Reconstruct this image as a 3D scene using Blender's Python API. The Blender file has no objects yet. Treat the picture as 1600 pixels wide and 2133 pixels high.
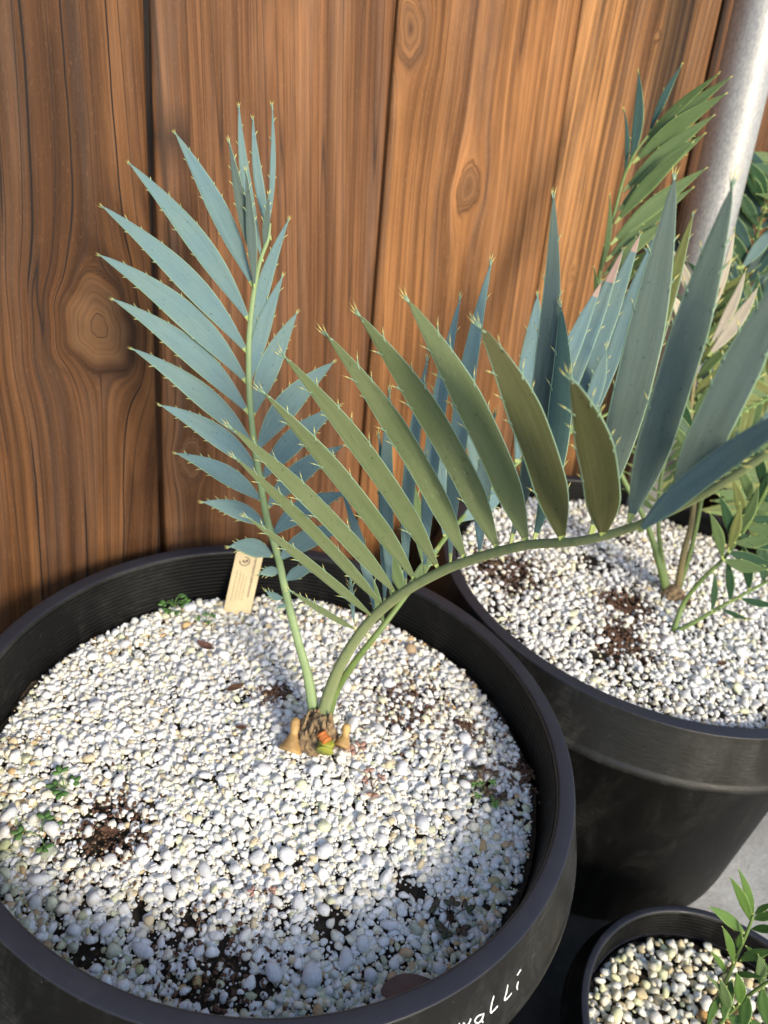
import bpy, bmesh, math, random
import numpy as np
from mathutils import Vector, Matrix
random.seed(7); rng = np.random.default_rng(7)
scene = bpy.context.scene
COL = scene.collection
rad = math.radians

# ------------------------------------------------------------------ camera
CAMZ = 0.78                       # camera height above the ground, metres
FPX = 1677.93                     # focal length in photo pixels (1600 wide)
CP, SP = math.cos(0.53033), math.sin(0.53033)
CR, SR = math.cos(0.20338), math.sin(0.20338)
FW = np.array([0, CP, -SP]); _R = np.array([1., 0, 0]); _U = np.array([0, SP, CP])
RT = CR*_R + SR*_U; UP = -SR*_R + CR*_U
CAM = np.array([0, 0, CAMZ])
cam = bpy.data.cameras.new('camera'); camo = bpy.data.objects.new('camera', cam); COL.objects.link(camo)
camo.matrix_world = Matrix(((RT[0], UP[0], -FW[0], 0), (RT[1], UP[1], -FW[1], 0), (RT[2], UP[2], -FW[2], CAMZ), (0, 0, 0, 1)))
cam.sensor_fit = 'VERTICAL'; cam.sensor_height = 36; cam.lens = FPX/2133*36
cam.clip_start = 0.01; cam.clip_end = 200
cam.dof.use_dof = True; cam.dof.focus_distance = 0.50; cam.dof.aperture_fstop = 8.5
scene.camera = camo
scene.render.resolution_x = 768; scene.render.resolution_y = 1024

# ------------------------------------------------------------------ light
SUN_AZ, SUN_EL = rad(38), rad(28)          # from the right of the camera, low afternoon sun
sdir = Vector((-math.sin(SUN_AZ)*math.cos(SUN_EL), math.cos(SUN_AZ)*math.cos(SUN_EL), -math.sin(SUN_EL)))
sun = bpy.data.lights.new('sun', 'SUN'); sun.energy = 2.0; sun.angle = rad(12.0); sun.color = (1, .89, .70)
suno = bpy.data.objects.new('sun', sun); COL.objects.link(suno)
suno.rotation_euler = sdir.to_track_quat('-Z', 'Y').to_euler()
w = bpy.data.worlds.new('World'); scene.world = w; w.use_nodes = True
nt = w.node_tree; bg = nt.nodes['Background']
sky = nt.nodes.new('ShaderNodeTexSky'); sky.sky_type = 'NISHITA'; sky.sun_disc = False
sky.sun_elevation = SUN_EL; sky.sun_rotation = math.pi - SUN_AZ
nt.links.new(sky.outputs[0], bg.inputs[0]); bg.inputs[1].default_value = 0.15
scene.view_settings.view_transform = 'Standard'; scene.view_settings.look = 'None'
scene.view_settings.gamma = 1; scene.view_settings.exposure = 1.16
scene.cycles.max_bounces = 8; scene.cycles.use_denoising = True

# ------------------------------------------------------------------ helpers
def ray(px, py):
    return FW + (px-800)/FPX*RT - (py-1066.5)/FPX*UP
def at(px, py, d):
    """world point seen at a photo pixel, d metres along the view axis"""
    return CAM + ray(px, py)*d
def hit(px, py, z):
    r = ray(px, py); return CAM + r*((z-CAMZ)/r[2])
def hit_cyl(px, py, c, r):
    a = ray(px, py); o = CAM[:2]-np.array(c[:2])
    A = a[:2]@a[:2]; B = 2*a[:2]@o; Cc = o@o-r*r
    return CAM + a*((-B-math.sqrt(max(0, B*B-4*A*Cc)))/2/A)
FLARE = .29
def hit_collar(px, py, c, r):
    z = -.03
    for _ in range(30):
        p = hit_cyl(px, py, c, r-FLARE*z); z = .5*z+.5*max(-.06, min(0, p[2]-c[2]))
    return p
def link(name, me, parent=None, mats=()):
    o = bpy.data.objects.new(name, me); COL.objects.link(o)
    for m in mats: me.materials.append(m)
    if parent is not None: o.parent = parent
    return o
def empty(name, loc=(0, 0, 0)):
    o = bpy.data.objects.new(name, None); COL.objects.link(o); o.location = loc; o.empty_display_size = .05
    return o
def tag(o, label=None, cat=None, group=None, kind=None):
    if label: o['label'] = label
    if cat: o['category'] = cat
    if group: o['group'] = group
    if kind: o['kind'] = kind
    return o
def mesh_from(name, V, Fc, smooth=True, mi=None, off=None):
    me = bpy.data.meshes.new(name)
    V = np.asarray(V, float)
    if off is not None: V = V-np.asarray(off)
    me.from_pydata([tuple(v) for v in V], [], [tuple(int(i) for i in f) for f in Fc])
    if mi is not None: me.polygons.foreach_set('material_index', np.asarray(mi, dtype=np.int32))
    me.polygons.foreach_set('use_smooth', [smooth]*len(me.polygons)); me.update()
    return me
def sstep(a, b_, x):
    t = np.clip((x-a)/(b_-a), 0, 1); return t*t*(3-2*t)
def nrm(v): return v/np.linalg.norm(v)
def catmull(P, n):
    P = np.asarray(P, float); out = []
    Q = np.vstack([2*P[0]-P[1], P, 2*P[-1]-P[-2]])
    for i in range(1, len(Q)-2):
        for k in range(n):
            t = k/n
            out.append(.5*((2*Q[i])+(-Q[i-1]+Q[i+1])*t+(2*Q[i-1]-5*Q[i]+4*Q[i+1]-Q[i+2])*t*t+(-Q[i-1]+3*Q[i]-3*Q[i+1]+Q[i+2])*t**3))
    out.append(P[-1]); return np.array(out)
def tube(P, R, seg=10, groove=0.0, gdir=None, wob=0):
    P = np.asarray(P, float); n = len(P); V = []; Fc = []
    T = np.gradient(P, axis=0); T /= np.linalg.norm(T, axis=1)[:, None]
    ref = np.array(gdir if gdir is not None else (0.1, -.3, 1.0))
    for i in range(n):
        a = nrm(ref-T[i]*(ref@T[i])); b = np.cross(T[i], a)
        for k in range(seg):
            t = 2*math.pi*k/seg; rr = R[i]*(1-groove*max(0, math.cos(t))**6)*(1+wob*rng.normal())
            V.append(P[i]+rr*(math.cos(t)*a+math.sin(t)*b))
    for i in range(n-1):
        for k in range(seg):
            k2 = (k+1) % seg
            Fc.append((i*seg+k, i*seg+k2, (i+1)*seg+k2, (i+1)*seg+k))
    Fc.append(tuple(range(seg))[::-1]); Fc.append(tuple((n-1)*seg+k for k in range(seg)))
    return V, Fc
class MB:
    def __init__(s): s.V = []; s.F = []; s.M = []
    def add(s, V, F, m=0):
        o = len(s.V); s.V += [tuple(v) for v in V]; s.F += [tuple(i+o for i in f) for f in F]; s.M += [m]*len(F)
    def build(s, name, mats, parent=None, smooth=True, off=None):
        return link(name, mesh_from(name, s.V, s.F, smooth, s.M, off), parent, mats)

# ------------------------------------------------------------------ materials
def new_mat(name):
    m = bpy.data.materials.new(name); m.use_nodes = True
    return m, m.node_tree, m.node_tree.nodes['Principled BSDF']
def N(t, k, **kw):
    n = t.nodes.new(k)
    for a, b in kw.items(): setattr(n, a, b)
    return n
def mixc(t, fac, a, b, mode='MIX'):
    n = N(t, 'ShaderNodeMix', data_type='RGBA', blend_type=mode)
    for s, v in ((n.inputs[0], fac), (n.inputs[6], a), (n.inputs[7], b)):
        if hasattr(v, 'links') or hasattr(v, 'is_linked'): t.links.new(v, s)
        elif isinstance(v, (int, float)): s.default_value = v
        else: s.default_value = (*v, 1)
    return n.outputs[2]
def math_(t, op, a, b=0.0, c=None, clamp=False):
    n = N(t, 'ShaderNodeMath', operation=op); n.use_clamp = clamp
    for i, v in enumerate((a, b) if c is None else (a, b, c)):
        if isinstance(v, (int, float)): n.inputs[i].default_value = v
        else: t.links.new(v, n.inputs[i])
    return n.outputs[0]
def noise(t, vec, scale, detail=4, rough=.55, dist=0.0):
    n = N(t, 'ShaderNodeTexNoise'); n.inputs['Scale'].default_value = scale; n.inputs['Detail'].default_value = detail
    n.inputs['Roughness'].default_value = rough; n.inputs['Distortion'].default_value = dist
    if vec is not None: t.links.new(vec, n.inputs['Vector'])
    return n.outputs['Fac']
def ramp(t, fac, stops):
    n = N(t, 'ShaderNodeValToRGB'); t.links.new(fac, n.inputs[0])
    e = n.color_ramp.elements
    while len(e) < len(stops): e.new(.5)
    for el, (p, c) in zip(e, stops): el.position = p; el.color = (*c, 1) if not isinstance(c, (int, float)) else (c, c, c, 1)
    return n.outputs[0]
def mapping(t, vec, scale=(1, 1, 1), loc=(0, 0, 0)):
    n = N(t, 'ShaderNodeMapping'); t.links.new(vec, n.inputs[0]); n.inputs['Scale'].default_value = scale; n.inputs['Location'].default_value = loc
    return n.outputs[0]
def bump(t, b, h, strength=.3, dist=.001):
    n = N(t, 'ShaderNodeBump'); n.inputs['Strength'].default_value = strength; n.inputs['Distance'].default_value = dist
    t.links.new(h, n.inputs['Height']); t.links.new(n.outputs[0], b.inputs['Normal'])
def objco(t): return N(t, 'ShaderNodeTexCoord').outputs['Object']

def leaf_mat(name, c, c2, scar=.25, rough=.75, trans=0.06):
    m, t, b = new_mat(name)
    uv = N(t, 'ShaderNodeTexCoord').outputs['UV']; oc = objco(t)
    veins = noise(t, mapping(t, uv, (46, .7, 1)), 1.0, 2, .5)
    blot = noise(t, oc, 35, 4, .6); fine = noise(t, oc, 900, 2, .5)
    rnd = N(t, 'ShaderNodeObjectInfo').outputs['Random']
    base = mixc(t, ramp(t, blot, [(.35, 0.0), (.68, 1.0)]), c, c2)
    base = mixc(t, math_(t, 'MULTIPLY', ramp(t, veins, [(.35, 0.0), (.7, 1.0)]), .30), base, tuple(min(1, x*1.45+.03) for x in c))
    base = mixc(t, math_(t, 'MULTIPLY', fine, .38), base, tuple(x*.55 for x in c), 'MIX')
    blm = ramp(t, noise(t, mapping(t, uv, (5, 2.2, 1), (1, 3, 0)), 1.6, 5, .7, .5), [(.50, 0.0), (.62, 1.0)])
    base = mixc(t, math_(t, 'MULTIPLY', blm, .28), base, tuple(x*.62 for x in c))
    base = mixc(t, math_(t, 'MULTIPLY', rnd, .30), base, (c2[0]*.8, c2[1]*.85, c2[2]*.8))
    sc = math_(t, 'MULTIPLY', ramp(t, noise(t, mapping(t, uv, (26, 3.5, 1)), 2.2, 5, .7), [(.60, 0.0), (.66, 1.0)]),
               ramp(t, noise(t, oc, 22, 2, .5), [(.54, 0.0), (.66, 1.0)]))
    base = mixc(t, math_(t, 'MULTIPLY', sc, scar), base, (.50, .50, .30))
    dots = ramp(t, noise(t, oc, 420, 1, .4), [(.24, 1.0), (.28, 0.0)])
    base = mixc(t, math_(t, 'MULTIPLY', dots, .55), base, tuple(x*.35 for x in c))
    t.links.new(base, b.inputs['Base Color']); b.inputs['Roughness'].default_value = rough
    b.inputs['Specular IOR Level'].default_value = .22
    if trans:
        tr = N(t, 'ShaderNodeBsdfTranslucent'); tr.inputs[0].default_value = (c[0]*1.4, c[1]*1.5, c[2]*.7, 1)
        mx = N(t, 'ShaderNodeMixShader'); mx.inputs[0].default_value = trans
        t.links.new(b.outputs[0], mx.inputs[1]); t.links.new(tr.outputs[0], mx.inputs[2])
        t.links.new(mx.outputs[0], t.nodes['Material Output'].inputs[0])
    bump(t, b, math_(t, 'ADD', veins, math_(t, 'MULTIPLY', fine, .6)), .35, .0004)
    return m
def flat_mat(name, c, c2=None, rough=.6, scale=60, bumpd=0.0, spec=.4):
    m, t, b = new_mat(name); oc = objco(t)
    f = noise(t, oc, scale, 5, .6)
    t.links.new(mixc(t, ramp(t, f, [(.3, 0.0), (.7, 1.0)]), c, c2 or tuple(x*.7 for x in c)), b.inputs['Base Color'])
    b.inputs['Roughness'].default_value = rough; b.inputs['Specular IOR Level'].default_value = spec
    if bumpd: bump(t, b, f, .6, bumpd)
    return m
M = {}
M['blue'] = leaf_mat('leaf_glaucous_blue', (.115, .195, .212), (.150, .215, .185))
M['olive'] = leaf_mat('leaf_olive_green', (.100, .130, .052), (.125, .150, .070), .5)
M['darkolive'] = leaf_mat('leaf_dark_olive', (.058, .064, .020), (.070, .068, .028), .1)
M['teal'] = leaf_mat('leaf_grey_teal', (.085, .118, .095), (.082, .118, .112), .2)
M['deep'] = leaf_mat('leaf_deep_teal', (.030, .070, .060), (.040, .085, .080), .1)
M['green'] = leaf_mat('leaf_mid_green', (.080, .130, .040), (.110, .160, .062), .1, .5, .15)
M['darkgreen'] = leaf_mat('leaf_dark_green', (.022, .062, .024), (.035, .085, .035), .1, .45, .1)
M['yellowgreen'] = leaf_mat('leaf_yellow_green', (.19, .20, .06), (.13, .16, .05), .1, .5, .2)
M['bright'] = leaf_mat('leaf_young_green', (.085, .160, .030), (.12, .21, .05), .1, .42, .2)
M['pale'] = leaf_mat('leaf_bleached', (.52, .46, .36), (.42, .34, .25), .1, .6, .1)
M['pink'] = flat_mat('leaf_tip_dry_pink', (.36, .25, .21), (.30, .20, .15), .7)
M['margin'] = flat_mat('leaf_margin', (.21, .31, .21), (.17, .26, .15), .5)
M['margin_green'] = flat_mat('leaf_margin_green', (.20, .30, .09), (.17, .25, .07), .5)
M['spine'] = flat_mat('spine_yellow', (.62, .55, .18), (.55, .48, .14), .45)
M['spine_brown'] = flat_mat('spine_tip_brown', (.40, .22, .08), (.30, .15, .05), .5)
M['nub'] = flat_mat('leaf_base_yellow', (.32, .38, .12), (.27, .33, .10), .5)
M['rachis_light'] = flat_mat('rachis_light_green', (.23, .31, .14), (.18, .25, .10), .55, 90, .0004)
M['rachis_olive'] = flat_mat('rachis_olive', (.20, .22, .10), (.16, .20, .085), .75, 160, .0010)
M['rachis_green'] = flat_mat('rachis_green', (.13, .19, .05), (.09, .14, .035), .5, 90, .0004)
M['stem_brown'] = flat_mat('stem_brown', (.20, .16, .07), (.14, .12, .05), .7, 90, .0005)

def wood_mat(name, light, mid, dark, lines=.6, crack=0.0, grey=.0, splits=()):
    m, t, b = new_mat(name)
    a = N(t, 'ShaderNodeAttribute', attribute_name='grain').outputs['Vector']     # (grain coordinate, length, board seed)
    k = N(t, 'ShaderNodeAttribute', attribute_name='knot'); kn = k.outputs['Fac']
    band = noise(t, mapping(t, a, (26, .55, 7)), 1, 3, .5)
    band2 = noise(t, mapping(t, a, (85, 1.3, 3)), 1, 3, .6)
    fib = noise(t, mapping(t, a, (620, 6, 1)), 1, 4, .65)
    fine = noise(t, mapping(t, a, (1700, 30, 1)), 1, 2, .6)
    saw = noise(t, mapping(t, a, (8, 700, 1)), 1, 1, .5)
    blot = noise(t, mapping(t, a, (9, 3.2, 5)), 1, 4, .6)
    s = N(t, 'ShaderNodeSeparateXYZ'); t.links.new(a, s.inputs[0])
    ring = math_(t, 'FRACT', math_(t, 'ADD', math_(t, 'MULTIPLY', s.outputs[0], 95.0), math_(t, 'MULTIPLY', band, 6.0)))
    ringm = ramp(t, ring, [(.0, 0.0), (.62, .25), (.88, 1.0), (1.0, 0.0)])
    c = mixc(t, ramp(t, band, [(.32, 0.0), (.68, 1.0)]), mid, light)
    c = mixc(t, math_(t, 'MULTIPLY', ringm, lines*.55), c, dark)
    c = mixc(t, math_(t, 'MULTIPLY', ramp(t, band2, [(.45, 0.0), (.72, 1.0)]), lines), c, dark)
    c = mixc(t, math_(t, 'MULTIPLY', ramp(t, fib, [(.45, 0.0), (.66, 1.0)]), .72), c, tuple(x*.38 for x in mid))
    c = mixc(t, math_(t, 'MULTIPLY', ramp(t, blot, [(.44, 0.0), (.70, 1.0)]), .55), c, tuple(x*.42 for x in mid))
    spk = noise(t, mapping(t, a, (900, 220, 1)), 1, 3, .7)
    c = mixc(t, math_(t, 'MULTIPLY', ramp(t, spk, [(.58, 0.0), (.74, 1.0)]), .22), c, tuple(min(1, x*1.5+.02) for x in light))
    c = mixc(t, math_(t, 'MULTIPLY', ramp(t, noise(t, mapping(t, a, (14, 2.0, 3), (7, 2, 0)), 1, 5, .65), [(.52, 0.0), (.72, 1.0)]), .45), c, tuple(min(1, x*1.45) for x in light))
    if grey:
        gm = noise(t, mapping(t, a, (40, 2.2, 5), (3, 1, 0)), 1, 4, .7)
        c = mixc(t, math_(t, 'MULTIPLY', ramp(t, gm, [(.48, 0.0), (.7, 1.0)]), grey), c, (.27, .20, .16))
    if crack:
        cr = noise(t, mapping(t, a, (72, 1.1, 9), (5, 2, 1)), 1, 0, .5)
        crm = ramp(t, math_(t, 'ABSOLUTE', math_(t, 'SUBTRACT', cr, .5)), [(.0, 1.0), (.016, 0.0)])
        c = mixc(t, math_(t, 'MULTIPLY', crm, crack), c, (.012, .008, .006))
    hb = noise(t, mapping(t, a, (160, 30, 1)), 1, 4, .6)
    c = mixc(t, math_(t, 'MULTIPLY', N(t, 'ShaderNodeAttribute', attribute_name='heart').outputs['Fac'], math_(t, 'ADD', math_(t, 'MULTIPLY', hb, .7), .1)), c, (.20, .105, .048))
    for (g0, z0, z1, wd) in splits:
        dg = math_(t, 'ABSOLUTE', math_(t, 'SUBTRACT', math_(t, 'ADD', s.outputs[0], math_(t, 'MULTIPLY', noise(t, mapping(t, a, (0, 9, 1), (g0*70, 0, 0)), 1, 3, .6), .0045)), g0))
        m1 = math_(t, 'SUBTRACT', 1.0, math_(t, 'DIVIDE', dg, wd), clamp=True)
        ln = math_(t, 'MULTIPLY', math_(t, 'MULTIPLY', math_(t, 'SUBTRACT', s.outputs[1], z0), 30.0, clamp=True), math_(t, 'MULTIPLY', math_(t, 'SUBTRACT', z1, s.outputs[1]), 30.0, clamp=True))
        c = mixc(t, math_(t, 'MULTIPLY', math_(t, 'MULTIPLY', m1, ln), 1.6, clamp=True), c, (.008, .005, .004))
    c = mixc(t, math_(t, 'MULTIPLY', kn, .95), c, (.035, .016, .008))
    t.links.new(c, b.inputs['Base Color']); b.inputs['Roughness'].default_value = .62
    b.inputs['Specular IOR Level'].default_value = .15
    h = math_(t, 'ADD', math_(t, 'ADD', math_(t, 'MULTIPLY', fib, .7), math_(t, 'MULTIPLY', fine, .3)), math_(t, 'MULTIPLY', saw, .12))
    h = math_(t, 'SUBTRACT', h, math_(t, 'MULTIPLY', ringm, .35))
    bump(t, b, h, .5, .0009)
    return m
M['wood_dark'] = wood_mat('redwood_dark', (.175, .076, .026), (.090, .035, .011), (.018, .007, .003), 1.0, 1.0, .10)
GX = -.73+.0023
M['wood_split'] = wood_mat('redwood_split', (.175, .076, .026), (.090, .035, .011), (.018, .007, .003), 1.0, 1.0, .10,
    [(GX+.105, -1.98, -1.0, .0009), (GX+.126, -2.03, -1.0, .0013), (GX+.152, -2.10, -1.72, .0007), (GX+.182, -2.3, -1.66, .0008), (GX+.112, -2.6, -2.12, .0009), (GX+.150, -2.6, -2.18, .0010), (GX+.083, -2.2, -1.0, .0007), (GX+.06, -2.6, -2.0, .0008)])
M['wood_mid'] = wood_mat('redwood_mid', (.250, .115, .048), (.130, .052, .019), (.030, .012, .005), .95, .7, .16)
M['wood_orange'] = wood_mat('redwood_orange', (.350, .160, .058), (.182, .074, .023), (.045, .016, .005), .9, .5, .14)
M['wood_gold'] = wood_mat('redwood_gold', (.46, .225, .085), (.225, .100, .034), (.030, .013, .006), 1.35, .6, .12)

def plastic(name, c=.022, dust=.07, rough=.42, sky_sheen=.75, spec=.5):
    m, t, b = new_mat(name); oc = objco(t)
    d = noise(t, mapping(t, oc, (1, 1, .35)), 26, 6, .7, .6); sc = noise(t, mapping(t, oc, (1, 1, 6)), 90, 3, .6)
    f = math_(t, 'MULTIPLY', ramp(t, d, [(.46, 0.0), (.78, 1.0)]), ramp(t, sc, [(.35, .1), (.7, 1.0)]))
    scr = ramp(t, math_(t, 'ABSOLUTE', math_(t, 'SUBTRACT', noise(t, mapping(t, oc, (1, 1, 2.6), (2, 5, 1)), 34, 2, .5, 1.5), .5)), [(.0, 1.0), (.008, 0.0)])
    f = math_(t, 'ADD', f, math_(t, 'MULTIPLY', math_(t, 'MULTIPLY', scr, ramp(t, d, [(.5, 0.0), (.6, 1.0)])), .7), clamp=True)
    spk = ramp(t, noise(t, oc, 700, 1, .5), [(.78, 0.0), (.83, 1.0)])
    col = mixc(t, math_(t, 'MULTIPLY', f, .8), (c, c*.97, c*.9), (dust, dust*.97, dust*.86))
    col = mixc(t, math_(t, 'MULTIPLY', spk, .35), col, (.3, .29, .27))
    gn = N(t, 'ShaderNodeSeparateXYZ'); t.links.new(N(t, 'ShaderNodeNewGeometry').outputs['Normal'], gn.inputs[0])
    col = mixc(t, math_(t, 'MULTIPLY', ramp(t, gn.outputs[2], [(.55, 0.0), (.9, 1.0)]), sky_sheen), col, (.024, .025, .034))  # slate-blue sky reflection painted into the colour of upward-facing plastic
    t.links.new(col, b.inputs['Base Color'])
    t.links.new(ramp(t, d, [(.3, rough-.08), (.75, rough+.25)]), b.inputs['Roughness'])
    b.inputs['Specular IOR Level'].default_value = spec
    bump(t, b, math_(t, 'ADD', sc, d), .25, .0006)
    return m
M['plastic'] = plastic('black_nursery_plastic', .003, .030, .50, 0, .16)
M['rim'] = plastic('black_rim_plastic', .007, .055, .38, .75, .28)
m, t, b = new_mat('galvanised_steel'); oc = objco(t)
spk = noise(t, mapping(t, oc, (1, 1, .5)), 420, 3, .7); bl = noise(t, oc, 30, 4, .6)
c = mixc(t, ramp(t, spk, [(.35, 0.0), (.65, 1.0)]), (.20, .20, .215), (.38, .37, .34)); c = mixc(t, math_(t, 'MULTIPLY', bl, .5), c, (.40, .385, .35))
t.links.new(c, b.inputs['Base Color']); b.inputs['Metallic'].default_value = .35; b.inputs['Roughness'].default_value = .48
bump(t, b, spk, .3, .0006); M['steel'] = m
m, t, b = new_mat('concrete'); oc = objco(t)
n1 = noise(t, oc, 9, 8, .65); n2 = noise(t, oc, 160, 4, .7)
c = mixc(t, ramp(t, n1, [(.35, 0.0), (.65, 1.0)]), (.24, .23, .21), (.46, .45, .42)); c = mixc(t, math_(t, 'MULTIPLY', n2, .5), c, (.20, .19, .17))
t.links.new(c, b.inputs['Base Color']); b.inputs['Roughness'].default_value = .85; bump(t, b, n2, .6, .002); M['concrete'] = m
m, t, b = new_mat('potting_soil'); oc = objco(t)
n1 = noise(t, oc, 260, 5, .7); n2 = noise(t, oc, 25, 3, .6)
c = ramp(t, n1, [(.3, (.012, .008, .005)), (.55, (.045, .026, .014)), (.75, (.16, .09, .045))]); c = mixc(t, math_(t, 'MULTIPLY', n2, .4), c, (.03, .035, .015))
t.links.new(c, b.inputs['Base Color']); b.inputs['Roughness'].default_value = .95; bump(t, b, n1, 1, .004); M['soil'] = m
m, t, b = new_mat('white_gravel'); oc = objco(t)
vc = N(t, 'ShaderNodeAttribute', attribute_name='tint').outputs['Color']
n1 = noise(t, oc, 330, 5, .7); n2 = noise(t, oc, 1500, 2, .6)
c = mixc(t, math_(t, 'MULTIPLY', ramp(t, n1, [(.50, 0.0), (.72, 1.0)]), .34), vc, (.34, .32, .25))
c = mixc(t, math_(t, 'MULTIPLY', ramp(t, n2, [(.25, 1.0), (.36, 0.0)]), .4), c, (.12, .10, .07))
t.links.new(c, b.inputs['Base Color']); b.inputs['Roughness'].default_value = .72; b.inputs['Specular IOR Level'].default_value = .3
bump(t, b, math_(t, 'ADD', n1, n2), .7, .0010); M['gravel'] = m
M['tag'] = flat_mat('label_cream', (.72, .56, .30), (.66, .50, .28), .55, 40)
M['ink'] = flat_mat('label_ink', (.10, .075, .05), (.16, .12, .08), .7, 200)
M['ink_faint'] = flat_mat('label_ink_faded', (.40, .31, .17), (.46, .36, .2), .7, 200)
M['paint'] = flat_mat('white_marker', (.85, .84, .76), (.7, .68, .6), .5, 300)
M['bark'] = flat_mat('caudex_bark', (.36, .25, .13), (.09, .055, .03), .9, 260, .004)
M['cut'] = flat_mat('cut_leaf_base_tan', (.60, .38, .13), (.26, .15, .06), .6, 70, .001)
M['orange'] = flat_mat('orange_leaf_base', (.55, .16, .03), (.30, .10, .03), .5, 90)
M['basegreen'] = flat_mat('leaf_base_green', (.30, .30, .03), (.22, .24, .04), .5, 90)
M['dryleaf'] = flat_mat('dry_leaf', (.16, .085, .06), (.11, .055, .04), .7, 45, .0006)
M['chip'] = flat_mat('bark_chip', (.15, .075, .04), (.06, .03, .018), .8, 90, .001)
M['weed'] = flat_mat('weed_leaf', (.10, .20, .05), (.06, .14, .035), .5)
M['weed_dark'] = flat_mat('weed_leaf_dark', (.035, .07, .03), (.08, .04, .03), .5)
M['weed_pink'] = flat_mat('weed_leaf_pink', (.42, .24, .19), (.30, .17, .11), .5)
M['stone'] = flat_mat('kerb_concrete', (.34, .32, .29), (.24, .22, .2), .9, 60, .002)

# ------------------------------------------------------------------ ground
G = .045
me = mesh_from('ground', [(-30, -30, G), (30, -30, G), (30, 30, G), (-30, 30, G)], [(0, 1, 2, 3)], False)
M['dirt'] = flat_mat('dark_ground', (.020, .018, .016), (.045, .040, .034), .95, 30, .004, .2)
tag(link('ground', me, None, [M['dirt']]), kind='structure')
mb = MB(); sx = .40
for (x0, x1, y0, y1) in ((sx, 1.6, -.55, .36), (sx, 1.6, .366, 1.30), (1.606, 2.8, -.55, .36), (1.606, 2.8, .366, 1.30)):
    mb.add([(x0, y0, G-.02), (x1, y0, G-.02), (x1, y1, G-.02), (x0, y1, G-.02), (x0, y0, G+.002), (x1, y0, G+.002), (x1, y1, G+.002), (x0, y1, G+.002)], [(4, 5, 6, 7), (0, 1, 5, 4), (1, 2, 6, 5), (2, 3, 7, 6), (3, 0, 4, 7)])
tag(mb.build('pavement', [M['concrete']], None, False), kind='structure')

# ------------------------------------------------------------------ fence
NF = np.array([0.62824674, -0.7627170971, 0.15352090]); HF = np.array([0.7712702927, 0.6364803815, 0.00590420]); UF = np.array([-0.1022162810, 0.1146968106, 0.9881277617])
KF = -0.67451281
S0 = 0.240780492; WB = 0.2263
def fpt(s, u, o=0.0): return CAM + HF*s + UF*u + NF*(KF+o)
KN = {-1: [(-.2104+1, -.1455, .030, .80), (.86, .22, .008, .5)], 0: [(.118, -.273, .012, .6), (.62, .26, .006, .5)], 1: [(.449, -.0198, .0125, .5), (.060, .107, .016, .6)],
      2: [(.5443, .1474, .004, .7), (.227, -.105, .005, .6)], 3: [(.5, -.2, .012, .6)], -2: [(.4, -.1, .014, .6)], 4: [(.3, .1, .012, .6)]}
WM = {-3: 'wood_mid', -2: 'wood_dark', -1: 'wood_split', 0: 'wood_mid', 1: 'wood_orange', 2: 'wood_gold', 3: 'wood_dark', 4: 'wood_mid', 5: 'wood_orange', 6: 'wood_mid'}
fence = empty('wooden_fence', fpt(S0, -.51))
tag(fence, 'stained reddish brown timber fence of upright boards behind the potted plants', 'fence')
FO = np.array(fence.location)
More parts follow.
